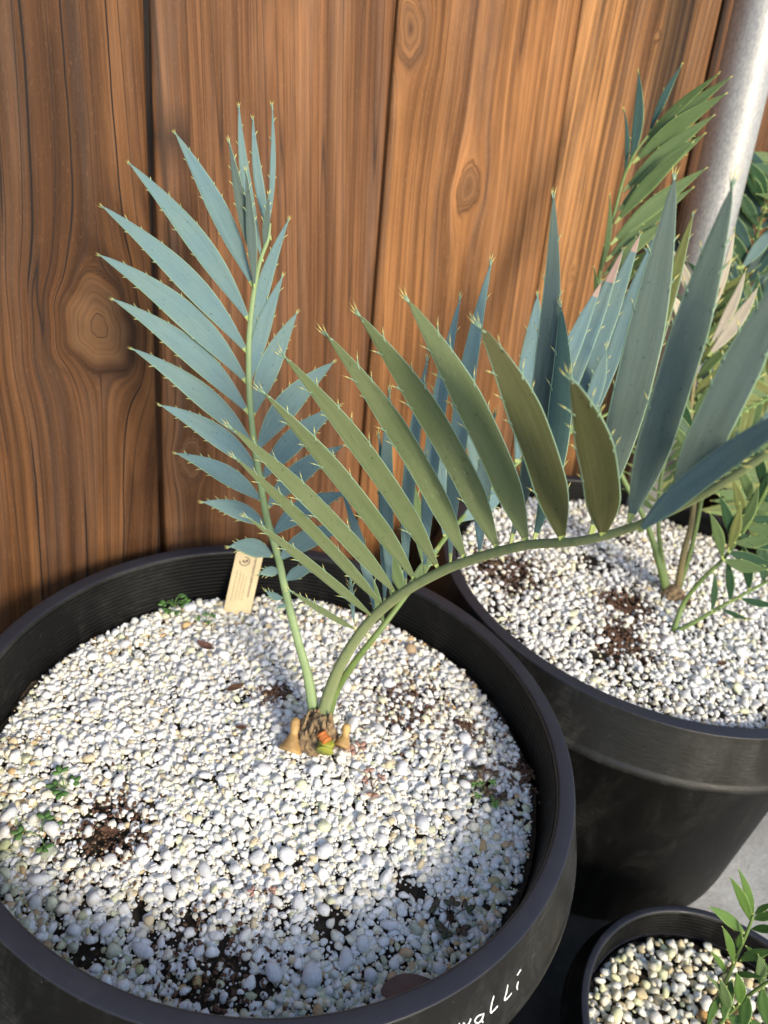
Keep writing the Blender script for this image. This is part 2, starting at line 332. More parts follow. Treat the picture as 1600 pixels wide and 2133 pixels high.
def board(i):
    gap = .0024 if i != 0 else .0052
    s0 = S0+i*WB + (gap if i in (0,) else .0006); s1 = S0+(i+1)*WB-.0008
    u0, u1 = -.508+.004*((i*37) % 3-1), 1.05
    hi = -1 <= i <= 2; ns = 100 if hi else 46; us = np.concatenate([np.arange(u0, .36, .0028 if hi else .006), np.arange(.36, u1+.001, .03)]); nu = len(us)
    ss = np.linspace(s0, s1, ns)
    S, Uu = np.meshgrid(ss, us)
    warp = .0012*np.sin((S-s0)/(s1-s0)*math.pi+i) + .0006*np.sin(Uu*9+i*2) + (.0016 if i % 2 else 0)
    edge = np.minimum(S-s0, s1-S); rnd = -.0022*np.clip(1-edge/.004, 0, 1)**2
    offs = warp+rnd-.003
    P = CAM + S[..., None]*HF + Uu[..., None]*UF + (KF+offs)[..., None]*NF
    x = S-s0; g = x + .012*np.sin(Uu*2.1+i*1.7)+.004*np.sin(Uu*7+i); kn = np.zeros_like(g); ht = np.zeros_like(g)
    for (fx, uz, R, sq) in KN.get(i, []):
        dx = x-fx*WB; dz = (Uu-uz)*sq; r = np.sqrt(dx*dx+dz*dz)+1e-6
        th = np.arctan2(dz, dx); r = r*(1+.12*np.sin(2*th+fx*9)+.07*np.sin(3*th+uz*40)+.04*np.sin(7*th+fx*30))
        out = r > R
        g = np.where(out, g-dx*(R*R/(r*r))*1.0 + .35*np.sign(dx)*R*np.exp(-(r/R-1)*1.2)*0, (R-r)*2.6)
        kn = np.maximum(kn, (1 if R > .02 else .6)*np.exp(-((r-R*.97)/(R*(.13+.06*np.sin(th+2.36))))**2)*(.66+.34*np.sin(th+2.36)))
        if R > .02: kn = np.maximum(kn, np.exp(-((r-1.5*R)/(R*.055))**2)*np.clip(-np.cos(th-.25), 0, 1)**3*1.0)
        if R > .02: kn = np.maximum(kn, .45*np.exp(-((r-.62*R)/(R*.05))**2)*np.clip(np.sin(th+1.2), 0, 1))
        kn = np.maximum(kn, np.exp(-(r/(R*.25))**2)*(.15 if R > .02 else .7)); ht = np.maximum(ht, (1 if R > .02 else .35)*(1-np.clip((r-R*.6)/(R*.5), 0, 1)))
    V = P.reshape(-1, 3); nv = len(V)
    idx = np.arange(nv).reshape(nu, ns)
    Fq = np.stack([idx[:-1, :-1], idx[:-1, 1:], idx[1:, 1:], idx[1:, :-1]], -1).reshape(-1, 4)
    # back and sides
    bd = np.concatenate([idx[0, :], idx[1:, -1], idx[-1, -2::-1], idx[-2:0:-1, 0]])
    Vb = V[bd]-NF*.018
    nb = len(bd); FqB = [(int(bd[(k+1) % nb]), int(bd[k]), nv+k, nv+(k+1) % nb) for k in range(nb)]
    allV = np.vstack([V, Vb]); faces = [tuple(f) for f in Fq.tolist()]+FqB+[tuple(nv+k for k in range(nb))[::-1]]
    me = mesh_from('fence_board', allV, faces, True, off=FO)
    me.polygons.foreach_set('use_smooth', [True]*len(Fq)+[False]*(nb+1))
    at_ = me.attributes.new('grain', 'FLOAT_VECTOR', 'POINT')
    seed = i*3.37+11
    A = np.zeros((nv+nb, 3)); A[:nv, 0] = g.ravel()+i*.73; A[:nv, 1] = Uu.ravel()+i*1.9; A[:, 2] = seed
    A[nv:, :2] = A[bd, :2]+(.02, 0)
    at_.data.foreach_set('vector', A.ravel())
    kk = me.attributes.new('knot', 'FLOAT', 'POINT'); kv = np.zeros(nv+nb); kv[:nv] = np.clip(kn.ravel(), 0, 1); kk.data.foreach_set('value', kv)
    k2 = me.attributes.new('heart', 'FLOAT', 'POINT'); kv2 = np.zeros(nv+nb); kv2[:nv] = ht.ravel(); k2.data.foreach_set('value', kv2)
    return link('fence_board', me, fence, [M[WM.get(i, 'wood_mid')]])
for i in range(-3, 7): board(i)
mb = MB()   # rail behind the boards
def fbox(s0, s1, u0, u1, o0, o1):
    V = [fpt(s, u, o) for o in (o0, o1) for u in (u0, u1) for s in (s0, s1)]
    return V, [(0, 1, 3, 2), (4, 6, 7, 5), (0, 4, 5, 1), (2, 3, 7, 6), (0, 2, 6, 4), (1, 5, 7, 3)]
for u in (-.38, .55):
    mb.add(*fbox(S0-3*WB, S0+7*WB, u, u+.09, -.064, -.0245))
rl = mb.build('rail', [M['wood_dark']], fence, False, off=FO)
A = np.array([v.co for v in rl.data.vertices]); at_ = rl.data.attributes.new('grain', 'FLOAT_VECTOR', 'POINT'); at_.data.foreach_set('vector', np.stack([A[:, 2], A[:, 0], A[:, 0]*0], 1).ravel())
mb = MB(); V, Fc = fbox(S0-3.3*WB, S0+7.2*WB, -.80, -.514, -.10, .004); V = [np.array([v[0], v[1], max(v[2], -.05)]) for v in V]; mb.add(V, Fc)
kerb = mb.build('concrete_kerb', [M['stone']], None, False)
tag(kerb, 'grey concrete kerb that the fence boards stand on', 'kerb')

# ------------------------------------------------------------------ pots
def lathe(prof, c, seg=144):
    V = []; Fc = []; n = len(prof)
    for k in range(seg):
        a = 2*math.pi*k/seg
        for (r, z) in prof: V.append((r*math.cos(a), r*math.sin(a), z))
    for k in range(seg):
        k2 = (k+1) % seg
        for i in range(n-1): Fc.append((k*n+i, k2*n+i, k2*n+i+1, k*n+i+1))
    return V, Fc
def pot(center, R, H, collar, rb, name_label, cat='pot', seg=144):
    """center: rim centre; built with its base on the ground"""
    root = empty('nursery_pot', (center[0], center[1], center[2]-H)); tag(root, name_label, cat, 'black nursery pots')
    k = R/.22; lip = .0128*k
    # rim: flat lip with rounded edges and a collar hanging from it
    pr = [(R-lip-.0002, -.004)]
    for a in np.linspace(180, 90, 5): pr.append((R-lip+.0022*(1+math.cos(rad(a))), -.0022+.0022*math.sin(rad(a))))
    for a in np.linspace(90, 0, 5): pr.append((R-.0014*(1-math.cos(rad(a))), -.0018+.0014*math.sin(rad(a))))
    cz = -collar
    fl = lambda z: R-z*FLARE
    pr += [(fl(-.008), -.008), (fl(cz+.010), cz+.010), (fl(cz+.008)+.0002, cz+.008), (fl(cz+.006)+.0009, cz+.0065), (fl(cz+.003)+.0010, cz+.003), (fl(cz)+.0004, cz+.001), (fl(cz)-.002, cz), (R-.010, cz)]
    V, Fc = lathe([(r, z+H) for r, z in pr], None, seg)
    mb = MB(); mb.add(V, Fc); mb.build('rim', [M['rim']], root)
    # body: ribbed inner wall, floor, tapering outer wall
    pb = []
    zz = -.0042
    while zz > -H*.55:
        pb.append((R-lip-.0004-(-zz)*.06+.00022*math.sin(-zz/.00062), zz)); zz -= .00065 if zz > -.085 else .02
    pb = pb[::-1]
    pb = [(0.001, -H*.55)]+pb
    V, Fc = lathe([(r, z+H) for r, z in pb], None, seg); Fc = [f[::-1] for f in Fc]
    mb = MB(); mb.add([tuple(v) for v in V], Fc)
    ro = R-.010
    po = [(ro+.0006, cz-.0003), (ro-.0015, cz-.02), (ro+(rb-ro)*.5, (cz-H)/2), (rb+.0015, -H+.012), (rb, -H+.004), (rb, -H), (0.001, -H)]
    V, Fc = lathe([(r, z+H) for r, z in po], None, seg); mb.add(V, Fc)
    mb.build('body', [M['plastic']], root)
    return root
C1 = np.array([-.0460, .42553, CAMZ-.43601]); C2 = np.array([.28598, .72354, CAMZ-.43851]); CS = np.array([.3369, .3488, CAMZ-.600]); C3 = C2+HF*.475+NF*.01; C3[2] = .335
p1 = pot(C1, .2210, C1[2]-G, .055, .165, 'black nursery pot nearest the camera with white pen writing on its collar')
pot(C2, .22, C2[2]-G-.003, .052, .196, 'black nursery pot of the same size behind the first one, dusty wall facing us')
pot(CS, .115, CS[2]-G-.003, .028, .085, 'small black pot at the foot of the big pots with coarse gravel')
pot(C3, .22, C3[2]-G-.003, .052, .170, 'black nursery pot along the fence, farthest to the right and half hidden by fronds')

# writing on the collar of the nearest pot
mb = MB()
def stroke(pts, wpx=5.0):
    P = np.array([hit_collar(x, y, C1, .2216) for x, y in pts]); P = catmull(P, 5) if len(P) > 2 else np.linspace(P[0], P[1], 6)
    out = P[:, :2]-C1[:2]; out /= np.linalg.norm(out, axis=1)[:, None]
    P = P-np.c_[out, np.zeros(len(P))]*.0001
    n = len(P); R = wpx*.36/FPX*.5*(.75+.5*rng.random(n)); R[0] *= .5; R[-1] *= .5
    mb.add(*tube(P, R, 6))
for s in ([(1085, 2019), (1080, 2027), (1077, 2032)], [(1080, 2044), (1077, 2054), (1078, 2062)], [(1058, 2051), (1055, 2066), (1051, 2083), (1059, 2077), (1066, 2068)],
          [(1029, 2074), (1024, 2092), (1022, 2109), (1029, 2104), (1037, 2095)], [(1006, 2112), (995, 2117), (989, 2127), (996, 2131), (1003, 2124), (1008, 2111), (1004, 2124), (1006, 2130)],
          [(981, 2121), (977, 2131), (970, 2137), (966, 2131), (962, 2140), (955, 2143), (957, 2131)]):
    stroke(s)
wr = mb.build('handwriting', [M['paint']], p1, off=C1-np.array((0, 0, C1[2]-G))); 

# ------------------------------------------------------------------ gravel and soil
def ico(sub):
    bm = bmesh.new(); bmesh.ops.create_icosphere(bm, subdivisions=sub, radius=1)
    V = np.array([v.co for v in bm.verts]); Fc = np.array([[v.index for v in f.verts] for f in bm.faces]); bm.free(); return V, Fc
ICO2 = ico(2); ICO1 = ico(1)
def protos(base, n, rough):
    V0 = base[0]; out = []
    for i in range(n):
        V = V0.copy(); d = np.ones(len(V))
        for _ in range(5):
            a = rng.normal(size=3); a /= np.linalg.norm(a); d += rough*rng.normal()*.5*np.cos(2.2*(V@a)+rng.random()*6)
        for _ in range(7):       # broken faces
            a = rng.normal(size=3); a /= np.linalg.norm(a); lim = .54+.32*rng.random(); q = (V*d[:, None])@a
            d = np.where(q > lim, d*lim/np.maximum(q, 1e-6), d)
        V = V*d[:, None]*np.array([1, .62+.3*rng.random(), .45+.3*rng.random()]); out.append(V)
    return out
PR2 = protos(ICO2, 24, .24); PR1 = protos(ICO1, 8, .18)
def rotm(n, flat):
    yaw = rng.random(n)*2*math.pi; tx = rng.normal(size=n)*flat; ty = rng.normal(size=n)*flat
    cz, sz = np.cos(yaw), np.sin(yaw); cx, sx = np.cos(tx), np.sin(tx); cy, sy = np.cos(ty), np.sin(ty); o = np.zeros(n); l = np.ones(n)
    Z = np.stack([cz, -sz, o, sz, cz, o, o, o, l], -1).reshape(n, 3, 3); X = np.stack([l, o, o, o, cx, -sx, o, sx, cx], -1).reshape(n, 3, 3); Y = np.stack([cy, o, sy, o, l, o, -sy, o, cy], -1).reshape(n, 3, 3)
    return Z@Y@X
def gravel(name, c, Rg, hfun, classes, bare, tint, label, angular=False, under=0):
    """classes: (count, rmin, rmax, overlap, zoff). bare: (x, y, r, p) patches where stones are missing"""
    cell = .01; grid = {}; items = []
    for (cnt, r0, r1, ov, zo) in classes:
        tries = int(cnt*2.2); rr = r0+(r1-r0)*rng.random(tries)**1.8; rho = Rg*np.sqrt(rng.random(tries)); th = rng.random(tries)*2*math.pi
        X = rho*np.cos(th); Y = rho*np.sin(th); keep = np.ones(tries, bool) if r0 < .0048 else (Y < -.07) | (rng.random(tries) < .22)
        for (bx, by, br, bp) in bare:
            q = ((X-bx)**2+(Y-by)**2)/br**2
            keep &= ~((rng.random(tries) < bp*np.exp(-q*q)))
        k = 0
        for j in range(tries):
            if k >= cnt: break
            if not keep[j] or rho[j]+rr[j]*.8 > Rg: continue
            x, y, r = X[j], Y[j], rr[j]; gx, gy = int(x//cell), int(y//cell); ok = True
            for a in range(gx-2, gx+3):
                for b_ in range(gy-2, gy+3):
                    for (x2, y2, r2) in grid.get((a, b_), ()):
                        dd = (r+r2)*ov
                        if (x-x2)**2+(y-y2)**2 < dd*dd: ok = False; break
                    if not ok: break
                if not ok: break
            if ok:
                if ov > 0: grid.setdefault((gx, gy), []).append((x, y, r))
                items.append((x, y, r, zo)); k += 1
    for _ in range(under):
        rho_, th_ = Rg*.985*math.sqrt(rng.random()), rng.random()*6.2832; x, y = rho_*math.cos(th_), rho_*math.sin(th_)
        if any(rng.random() < bp*1.05*math.exp(-(((x-bx)**2+(y-by)**2)/br**2)**2) for bx, by, br, bp in bare): continue
        items.append((x, y, .0020+.0024*rng.random(), -.35))
    I = np.array(items); n = len(I)
    Z = hfun(I[:, 0], I[:, 1])+I[:, 3]*I[:, 2]
    R = rotm(n, .35); T = tint(I[:, 0], I[:, 1], I[:, 2])
    VV = []; FF = []; CC = []; off = 0
    big = I[:, 2] > .0021
    for grp, PR, base in ((np.where(big)[0], PR2, ICO2), (np.where(~big)[0], PR1, ICO1)):
        if not len(grp): continue
        P = np.stack(PR)[rng.integers(0, len(PR), len(grp))]*1.12
        V = np.einsum('nij,nkj->nki', R[grp], P)*I[grp, 2][:, None, None]
        V[:, :, 0] += I[grp, 0][:, None]; V[:, :, 1] += I[grp, 1][:, None]; V[:, :, 2] += Z[grp][:, None]
        nv = P.shape[1]
        FF.append((base[1][None]+(off+np.arange(len(grp))*nv)[:, None, None]).reshape(-1, 3)); VV.append(V.reshape(-1, 3)); CC.append(np.repeat(T[grp], nv, 0)); off += len(grp)*nv
    V = np.vstack(VV); Fc = np.vstack(FF); Cc = np.vstack(CC)
    me = bpy.data.meshes.new(name); me.vertices.add(len(V)); me.vertices.foreach_set('co', V.ravel())
    me.loops.add(Fc.size); me.loops.foreach_set('vertex_index', Fc.ravel().astype(np.int32))
    me.polygons.add(len(Fc)); me.polygons.foreach_set('loop_start', np.arange(0, Fc.size, 3, dtype=np.int32)); me.polygons.foreach_set('loop_total', np.full(len(Fc), 3, dtype=np.int32))
    me.polygons.foreach_set('use_smooth', np.full(len(Fc), not angular)); me.update(calc_edges=True)
    ca = me.attributes.new('tint', 'FLOAT_COLOR', 'POINT'); ca.data.foreach_set('color', np.c_[Cc, np.ones(len(Cc))].ravel())
    o = link(name, me, None, [M['gravel']]); o.location = c
    tag(o, label, 'gravel', kind='stuff'); return o
def soil(c, Rg, hfun, label):
    V = [(0, 0, float(hfun(0, 0))-.003)]; Fc = []; nr, na = 46, 120
    for i in range(1, nr+1):
        for k in range(na):
            r = Rg*i/nr; a = 2*math.pi*k/na; x, y = r*math.cos(a), r*math.sin(a)
            V.append((x, y, float(hfun(x, y))-.0032+.0012*math.sin(x*211+3)*math.sin(y*187)+.0012*rng.normal()))
    for k in range(na): Fc.append((0, 1+k, 1+(k+1) % na))
    for i in range(nr-1):
        for k in range(na):
            a = 1+i*na+k; b_ = 1+i*na+(k+1) % na; Fc.append((a, a+na, b_+na, b_))
    o = link('potting_soil', mesh_from('potting_soil', V, Fc), None, [M['soil']]); o.location = c
    tag(o, label, 'soil', kind='stuff')
def wav(x, y): return .0016*np.sin(x*41+1)*np.cos(y*37)+.0010*np.sin(x*97+y*71)
def h1(x, y):
    x = np.asarray(x, float); y = np.asarray(y, float)
    return -.046+.012*np.exp(-((x-.02)**2+(y-.01)**2)/.011)-.013*np.clip(-(y+.02)/.18, 0, 1)**1.3+.006*x/.2+wav(x, y)
def h2(x, y):
    x = np.asarray(x, float); y = np.asarray(y, float)
    return -.020+.008*np.exp(-(x**2+y**2)/.02)+.006*(-y)/.2+wav(x+.3, y)
def hs(x, y): 
    x = np.asarray(x, float); return -.030+.008*np.exp(-((x-.01)**2+np.asarray(y)**2)/.003)+wav(x, y)*.6
def loc1(px, py): 
    p = hit(px, py, C1[2]-.046)-C1
    for _ in range(6): p = hit(px, py, C1[2]+float(h1(p[0], p[1])))-C1
    return p
def loc2(px, py):
    p = hit(px, py, C2[2]-.02)-C2
    for _ in range(6): p = hit(px, py, C2[2]+float(h2(p[0], p[1])))-C2
    return p
def base_tint(n, dirty=.12):
    v = .72+.14*rng.random(n); T = np.stack([v*1.01, v*.985, v*.92], 1)
    u = rng.random(n)
    T[u < .30] *= (.95, .965, .99); m_ = (u > .30) & (u < .52); T[m_] *= (1.02, .97, .83)
    m_ = (u > .52) & (u < .60); T[m_] *= (.80, .82, .80)
    m_ = u > 1-dirty*.45; T[m_] *= (.80, .68, .46)
    m_ = (u > 1-dirty) & (u < 1-dirty*.45); T[m_] *= (.86, .88, .62)
    return T
def tint1(x, y, r):
    T = base_tint(len(x), .08)
    T[r > .0055] = np.array([.62, .62, .61])*(1+.12*rng.random(int((r > .0055).sum())))[:, None]
    edge = np.clip((np.hypot(x, y)-.15)/.04, 0, 1)*np.clip(-(y)/.1, 0, 1)
    u = rng.random(len(x)); m_ = u < edge*.30; T[m_] *= (.70, .73, .56)
    m_ = (u > .93) & (np.hypot(x, y) > .16); T[m_] *= (.7, .5, .3)
    return T
b1 = [(*loc1(230, 1730)[:2], .022, .9), (*loc1(200, 1690)[:2], .012, .7), (*loc1(575, 1445)[:2], .012, .8), (*loc1(840, 1470)[:2], .026, .62), (*loc1(900, 1440)[:2], .014, .6), (*loc1(400, 1930)[:2], .010, .9), (*loc1(460, 2040)[:2], .022, .85),
      (*loc1(350, 2000)[:2], .016, .7), (*loc1(860, 1850)[:2], .012, .85), (*loc1(690, 1930)[:2], .012, .9), (*loc1(180, 1990)[:2], .010, .9), (*loc1(1095, 1600)[:2], .012, .9), (*loc1(1000, 1650)[:2], .012, .6), (*loc1(560, 2060)[:2], .012, .8),
      (*loc1(985, 1380)[:2], .010, .8), (*loc1(470, 1990)[:2], .009, .9), (*loc1(300, 1900)[:2], .008, .8), (*loc1(620, 1800)[:2], .006, .9), (*loc1(930, 1900)[:2], .008, .8), (*loc1(1080, 1700)[:2], .009, .8)]
gravel('white_gravel', C1, .201, h1, [(150, .0050, .0072, 1.0, .3), (1100, .0034, .0048, .86, .3), (4200, .0020, .0033, .80, .22), (10000, .0008, .0018, .58, .12), (1300, .0012, .0032, 0, .9)], b1, tint1, 'white pebble mulch filling the nearest big pot', under=9000)
soil(C1, .204, h1, 'dark potting soil showing through the pebbles of the nearest pot')
b2 = [(*loc2(1300, 1260)[:2], .026, .92), (*loc2(1290, 1330)[:2], .022, .9), (*loc2(1260, 1370)[:2], .018, .7), (*loc2(1060, 1190)[:2], .042, .88), (*loc2(1240, 1170)[:2], .026, .88), (*loc2(1040, 1260)[:2], .016, .8), (*loc2(1300, 1130)[:2], .014, .85), (*loc2(1345, 1370)[:2], .012, .8), (*loc2(1420, 1190)[:2], .02, .7)]
def tint2(x, y, r): return base_tint(len(x), .07)
gravel('white_gravel', C2, .201, h2, [(40, .005, .0065, 1.0, .35), (1500, .003, .0046, .84, .35), (3000, .0019, .0030, .8, .25), (3500, .0010, .0018, .66, .15), (500, .002, .0034, 0, 1.0)], b2, tint2, 'fine white pebbles with brown patches in the second big pot', under=4200)
soil(C2, .204, h2, 'brown soil patches between the fine pebbles of the second big pot')
def tints(x, y, r):
    T = base_tint(len(x), .26); T *= (1.03, 1.0, .90); m_ = (x-.02)**2+(y-.02)**2 < .0011; T[m_ & (rng.random(len(x)) < .7)] *= (.75, .5, .26); return T
gravel('white_gravel', CS, .103, hs, [(560, .0038, .0055, .84, .4), (900, .0018, .0034, .8, .2), (60, .004, .0056, 0, 1.1)], [(.01, .03, .014, .7)], tints, 'coarse cream and white gravel in the small pot', False, under=1100)
soil(CS, .104, hs, 'soil under the coarse gravel of the small pot')
def h3(x, y): return np.asarray(x, float)*0-.035+wav(x, y)
gravel('white_gravel', C3, .200, h3, [(900, .004, .006, .9, .3), (900, .0025, .004, .8, .2)], [], tint2, 'white pebbles in the pot farthest to the right')
soil(C3, .204, h3, 'soil under the pebbles of the pot farthest to the right')

# ------------------------------------------------------------------ leaflets
def leaflet_mesh(B, T, width, face, bulge=(0, 0, 0), teeth=4, tip=3, twist=0.0, base_w=.13, camber=.12, n=26, off=(0, 0, 0), tip_mat_from=2.0, tooth=.0075, widest=.3, taper=.5):
    """B base, T tip, width in metres, face: direction the blade looks to, bulge: sideways bow"""
    B, T, face, bulge = map(lambda a: np.asarray(a, float), (B, T, face, bulge))
    L = np.linalg.norm(T-B); V = []; Fc = []; Mi = []; UV = []
    ts = np.linspace(0, 1, n); ctrl = (B+T)/2+bulge*2
    Cc = (1-ts)[:, None]**2*B+2*((1-ts)*ts)[:, None]*ctrl+(ts**2)[:, None]*T
    Tn = np.gradient(Cc, axis=0); Tn /= np.linalg.norm(Tn, axis=1)[:, None]
    f = (base_w+(1-base_w)*np.sin(np.clip(ts/(widest*1.5), 0, 1)*math.pi/2)**1.15)*(1-np.clip((ts-taper)/(1.035-taper), 0, 1)**1.45)*(1-.25*sstep(.3, taper+.1, ts)*0); f[-1] = .04
    cols = np.array([-1, -.93, -.45, 0, .45, .93, 1]); nc = len(cols); th = .00045
    fr = []
    for i in range(n):
        s = nrm(np.cross(Tn[i], face)); nn = np.cross(s, Tn[i]); tw = twist*(ts[i]-.3)
        s2 = s*math.cos(tw)+nn*math.sin(tw); n2 = np.cross(s2, Tn[i]); fr.append((s2, n2))
        for sgn in (1, -1):
            for cx in cols:
                w_ = f[i]*width/2
                edge = .55 if abs(cx) == 1 else 1.0
                V.append(Cc[i]+s2*cx*w_+n2*(-camber*w_*(1-cx*cx)+sgn*th*edge*(1 if abs(cx) < 1 else .5)))
    def vid(i, sd, k): return (i*2+sd)*nc+k
    for i in range(n-1):
        for k in range(nc-1):
            mi = 1 if k in (0, nc-2) else (3 if ts[i] > tip_mat_from else 0)
            if ts[i] < .012: mi = 2
            Fc.append((vid(i, 0, k), vid(i, 0, k+1), vid(i+1, 0, k+1), vid(i+1, 0, k))); Mi.append(mi)
            Fc.append((vid(i, 1, k+1), vid(i, 1, k), vid(i+1, 1, k), vid(i+1, 1, k+1))); Mi.append(mi)
        Fc.append((vid(i, 0, 0), vid(i+1, 0, 0), vid(i+1, 1, 0), vid(i, 1, 0))); Mi.append(1)
        Fc.append((vid(i, 0, nc-1), vid(i, 1, nc-1), vid(i+1, 1, nc-1), vid(i+1, 0, nc-1))); Mi.append(1)
    nblade = len(V)
    def spine(p, d, s_, nn, ln, w_):
        q = p+d*ln*.45-s_*ln*.05; e = p+d*ln; a = len(V)
        for (c_, r_) in ((p-d*ln*.25, w_), (q, w_*.42)):
            for (u_, v_) in ((1, 0), (0, .45), (-1, 0), (0, -.45)): V.append(c_+tt_*u_*r_+nn*v_*r_)
        V.append(e)
        for k in range(4): Fc.append((a+k, a+(k+1) % 4, a+4+(k+1) % 4, a+4+k)); Mi.append(1); Fc.append((a+4+k, a+4+(k+1) % 4, a+8)); Mi.append(4)
    sc = width/.018
    for sd in (-1, 1):
        for j in range(teeth):
            tpos = .52+.42*(j+.5*(sd > 0)+.35*rng.random())/max(teeth, 1)
            if j == 0 and rng.random() < .5: tpos = .22+.25*rng.random()
            i = min(n-2, int(tpos*(n-1))); s2, n2 = fr[i]; tt_ = Tn[i]
            d = nrm(Tn[i]*1.0+s2*sd*(.42+.3*rng.random())+n2*rng.normal()*.15)
            spine(Cc[i]+s2*sd*f[i]*width/2*.97, d, s2*sd, n2, tooth*(.5+.55*rng.random()), .0015)
    for j in range(tip):
        s2, n2 = fr[-2]; tt_ = s2; a_ = (j-(tip-1)/2)*.26
        d = nrm(Tn[-1]+s2*a_+n2*rng.normal()*.1); spine(Cc[-1]-Tn[-1]*.003*abs(a_), d, s2, n2, tooth*(.95+.4*rng.random()), .0007)
    me = mesh_from('leaflet', V, Fc, True, Mi, off)
    uvl = me.uv_layers.new(name='UVMap'); vi = np.zeros(len(me.loops), np.int32); me.loops.foreach_get('vertex_index', vi)
    UVv = np.zeros((len(V), 2)); ii = np.arange(nblade); UVv[:nblade, 0] = (cols[ii % nc]+1)/2*.6; UVv[:nblade, 1] = (ii//(2*nc))/(n-1)*L/.12
    uo = rng.random(2)*5; uvl.data.foreach_set('uv', (UVv[vi]+uo).ravel())
    return me
VIEW = -FW
def add_leaf(frond, off, b, tp, wpx, mat, bow=.06, tilt=0.0, roll=0.0, margin='margin', label=None, **kw):
    """b,tp: (px,py,depth)"""
    B = at(*b); T = at(*tp); d = (b[2]+tp[2])/2
    face = nrm(CAM-(B+T)/2)
    ax = nrm(T-B); side = np.cross(ax, face)
    face = nrm(face+side*tilt+np.array([0, 0, 1.])*roll)
    width = wpx*d/FPX*math.sqrt(1+tilt*tilt)
    bl = -nrm(np.cross(face, ax))*bow*np.linalg.norm(T-B)
    me = leaflet_mesh(B, T, width, face, bl, off=off, **kw)
    o = link('leaflet', me, frond, [M[mat], M[margin], M['nub'], M['pink'], M['spine']])
    if label: o['label'] = label
    return o
def frond(plant, poff, pts, radii, mat, n=5, seg=12, label=None, wob=.0, groove=.25, rk=.84):
    P = catmull([at(*p) for p in pts], n); R = np.interp(np.linspace(0, 1, len(P)), np.linspace(0, 1, len(radii)), radii)*rk
    V, Fc = tube(P, R, seg, groove, gdir=VIEW, wob=wob)
    o = link('frond', mesh_from('frond', V, Fc, True, off=poff), plant, [M[mat]])
    if label: o['label'] = label
    return o

# ---- main plant
Z1 = loc1(655, 1545)+C1
plant = empty('cycad', tuple(Z1)); PO = np.array(plant.location)
tag(plant, 'blue-green cycad with spiny leaflets growing from the nearest pebble-filled pot', 'cycad')
# swollen stem
bm = bmesh.new(); bmesh.ops.create_icosphere(bm, subdivisions=4, radius=1)
for v in bm.verts:
    c_ = v.co; k = 1+.10*math.sin(c_.x*9+1)*math.cos(c_.y*8)+.06*math.sin(c_.z*17+c_.x*7)+.03*rng.normal()
    zz = c_.z; r_ = .0165*(1-.38*max(0, zz)); c_.x *= r_*k*1.05; c_.y *= r_*k; c_.z = zz*.018*k+.008
me = bpy.data.meshes.new('caudex'); bm.to_mesh(me); bm.free(); me.polygons.foreach_set('use_smooth', [True]*len(me.polygons))
link('caudex', me, plant, [M['bark']])
def cone(p0, p1, r0, r1, name, mat, flare=1.0, parent=plant, lab=None, n=7):
    n = 18; tt = np.linspace(0, 1, n); P = np.asarray(p0)+(np.asarray(p1)-np.asarray(p0))*tt[:, None]+np.outer(np.sin(tt*3.1), rng.normal(size=3)*.0008)
    R = (r1+(r0-r1)*(1-sstep(0, .55, tt)))*np.where(tt > .86, np.sqrt(np.clip(1-((tt-.86)/.145)**2, .02, 1)), 1)*(1+.12*(tt > .6)*(tt < .95))
    V, Fc = tube(P, R*(1+.03*rng.normal(size=n)), 14, wob=.05)
    o = link(name, mesh_from(name, V, Fc, True, off=PO), parent, [M[mat]])
    if lab: o['label'] = lab
    return o
dC = float((Z1-CAM)@FW)
def cpt(px, py, dd=0.0): return at(px, py, dC+dd)
cone(cpt(602, 1566, -.016), cpt(616, 1494, -.010), .0085, .0034, 'leaf_base', 'cut', lab='tan cut leaf base')
cone(cpt(712, 1556, -.010), cpt(722, 1508, -.006), .0066, .0028, 'leaf_base', 'cut', lab='small tan cut leaf base')
cone(cpt(676, 1566, -.0245), cpt(682, 1542, -.0225), .0066, .0052, 'leaf_base', 'basegreen', lab='green leaf base with yellow edge')
cone(cpt(682, 1545, -.0255), cpt(668, 1524, -.0225), .0042, .0036, 'leaf_base', 'orange', lab='bright orange scarred leaf base')
mb = MB()     # woolly scales round the crown
for j in range(70):
    a = rng.random()*2*math.pi; hgt = rng.random(); p = Z1+np.array([math.cos(a)*.015*(1-.4*hgt), math.sin(a)*.015*(1-.4*hgt), .002+.020*hgt])
    e = p+np.array([-math.cos(a)*.0015*hgt, -math.sin(a)*.0015*hgt, .005+.007*rng.random()]); mb.add(*tube(np.linspace(p, e, 4), [.0022, .0020, .0012, .0003], 5))
mb.build('bud_scales', [M['bark']], plant, off=PO)

fa = frond(plant, PO, [(655, 1500, .617), (648, 1445, .615), (638, 1395, .612), (618, 1325, .61), (597, 1240, .608), (577, 1150, .605), (556, 1080, .60), (542, 1000, .597), (528, 910, .593), (519, 810, .588), (519, 700, .582), (530, 600, .576), (543, 540, .571), (558, 500, .568), (563, 465, .566)],
           [.0052, .0048, .0040, .0037, .0034, .0032, .0030, .0028, .0026, .0024, .0021, .0018, .0015, .0010], 'rachis_light', label='upright frond with blue leaflets nearest the fence')
fb = frond(plant, PO, [(668, 1510, .615), (682, 1455, .61), (712, 1380, .592), (765, 1300, .568), (835, 1238, .54), (920, 1190, .51), (1010, 1157, .48), (1100, 1135, .45), (1200, 1128, .42), (1290, 1107, .397), (1390, 1068, .37), (1500, 1010, .345), (1640, 915, .32)],
           [.0062, .0058, .0050, .0044, .0041, .0038, .0035, .0033, .0029, .0026, .0023, .0021, .0020], 'rachis_olive', wob=.012, seg=14, label='large arching frond reaching to the right towards the camera')
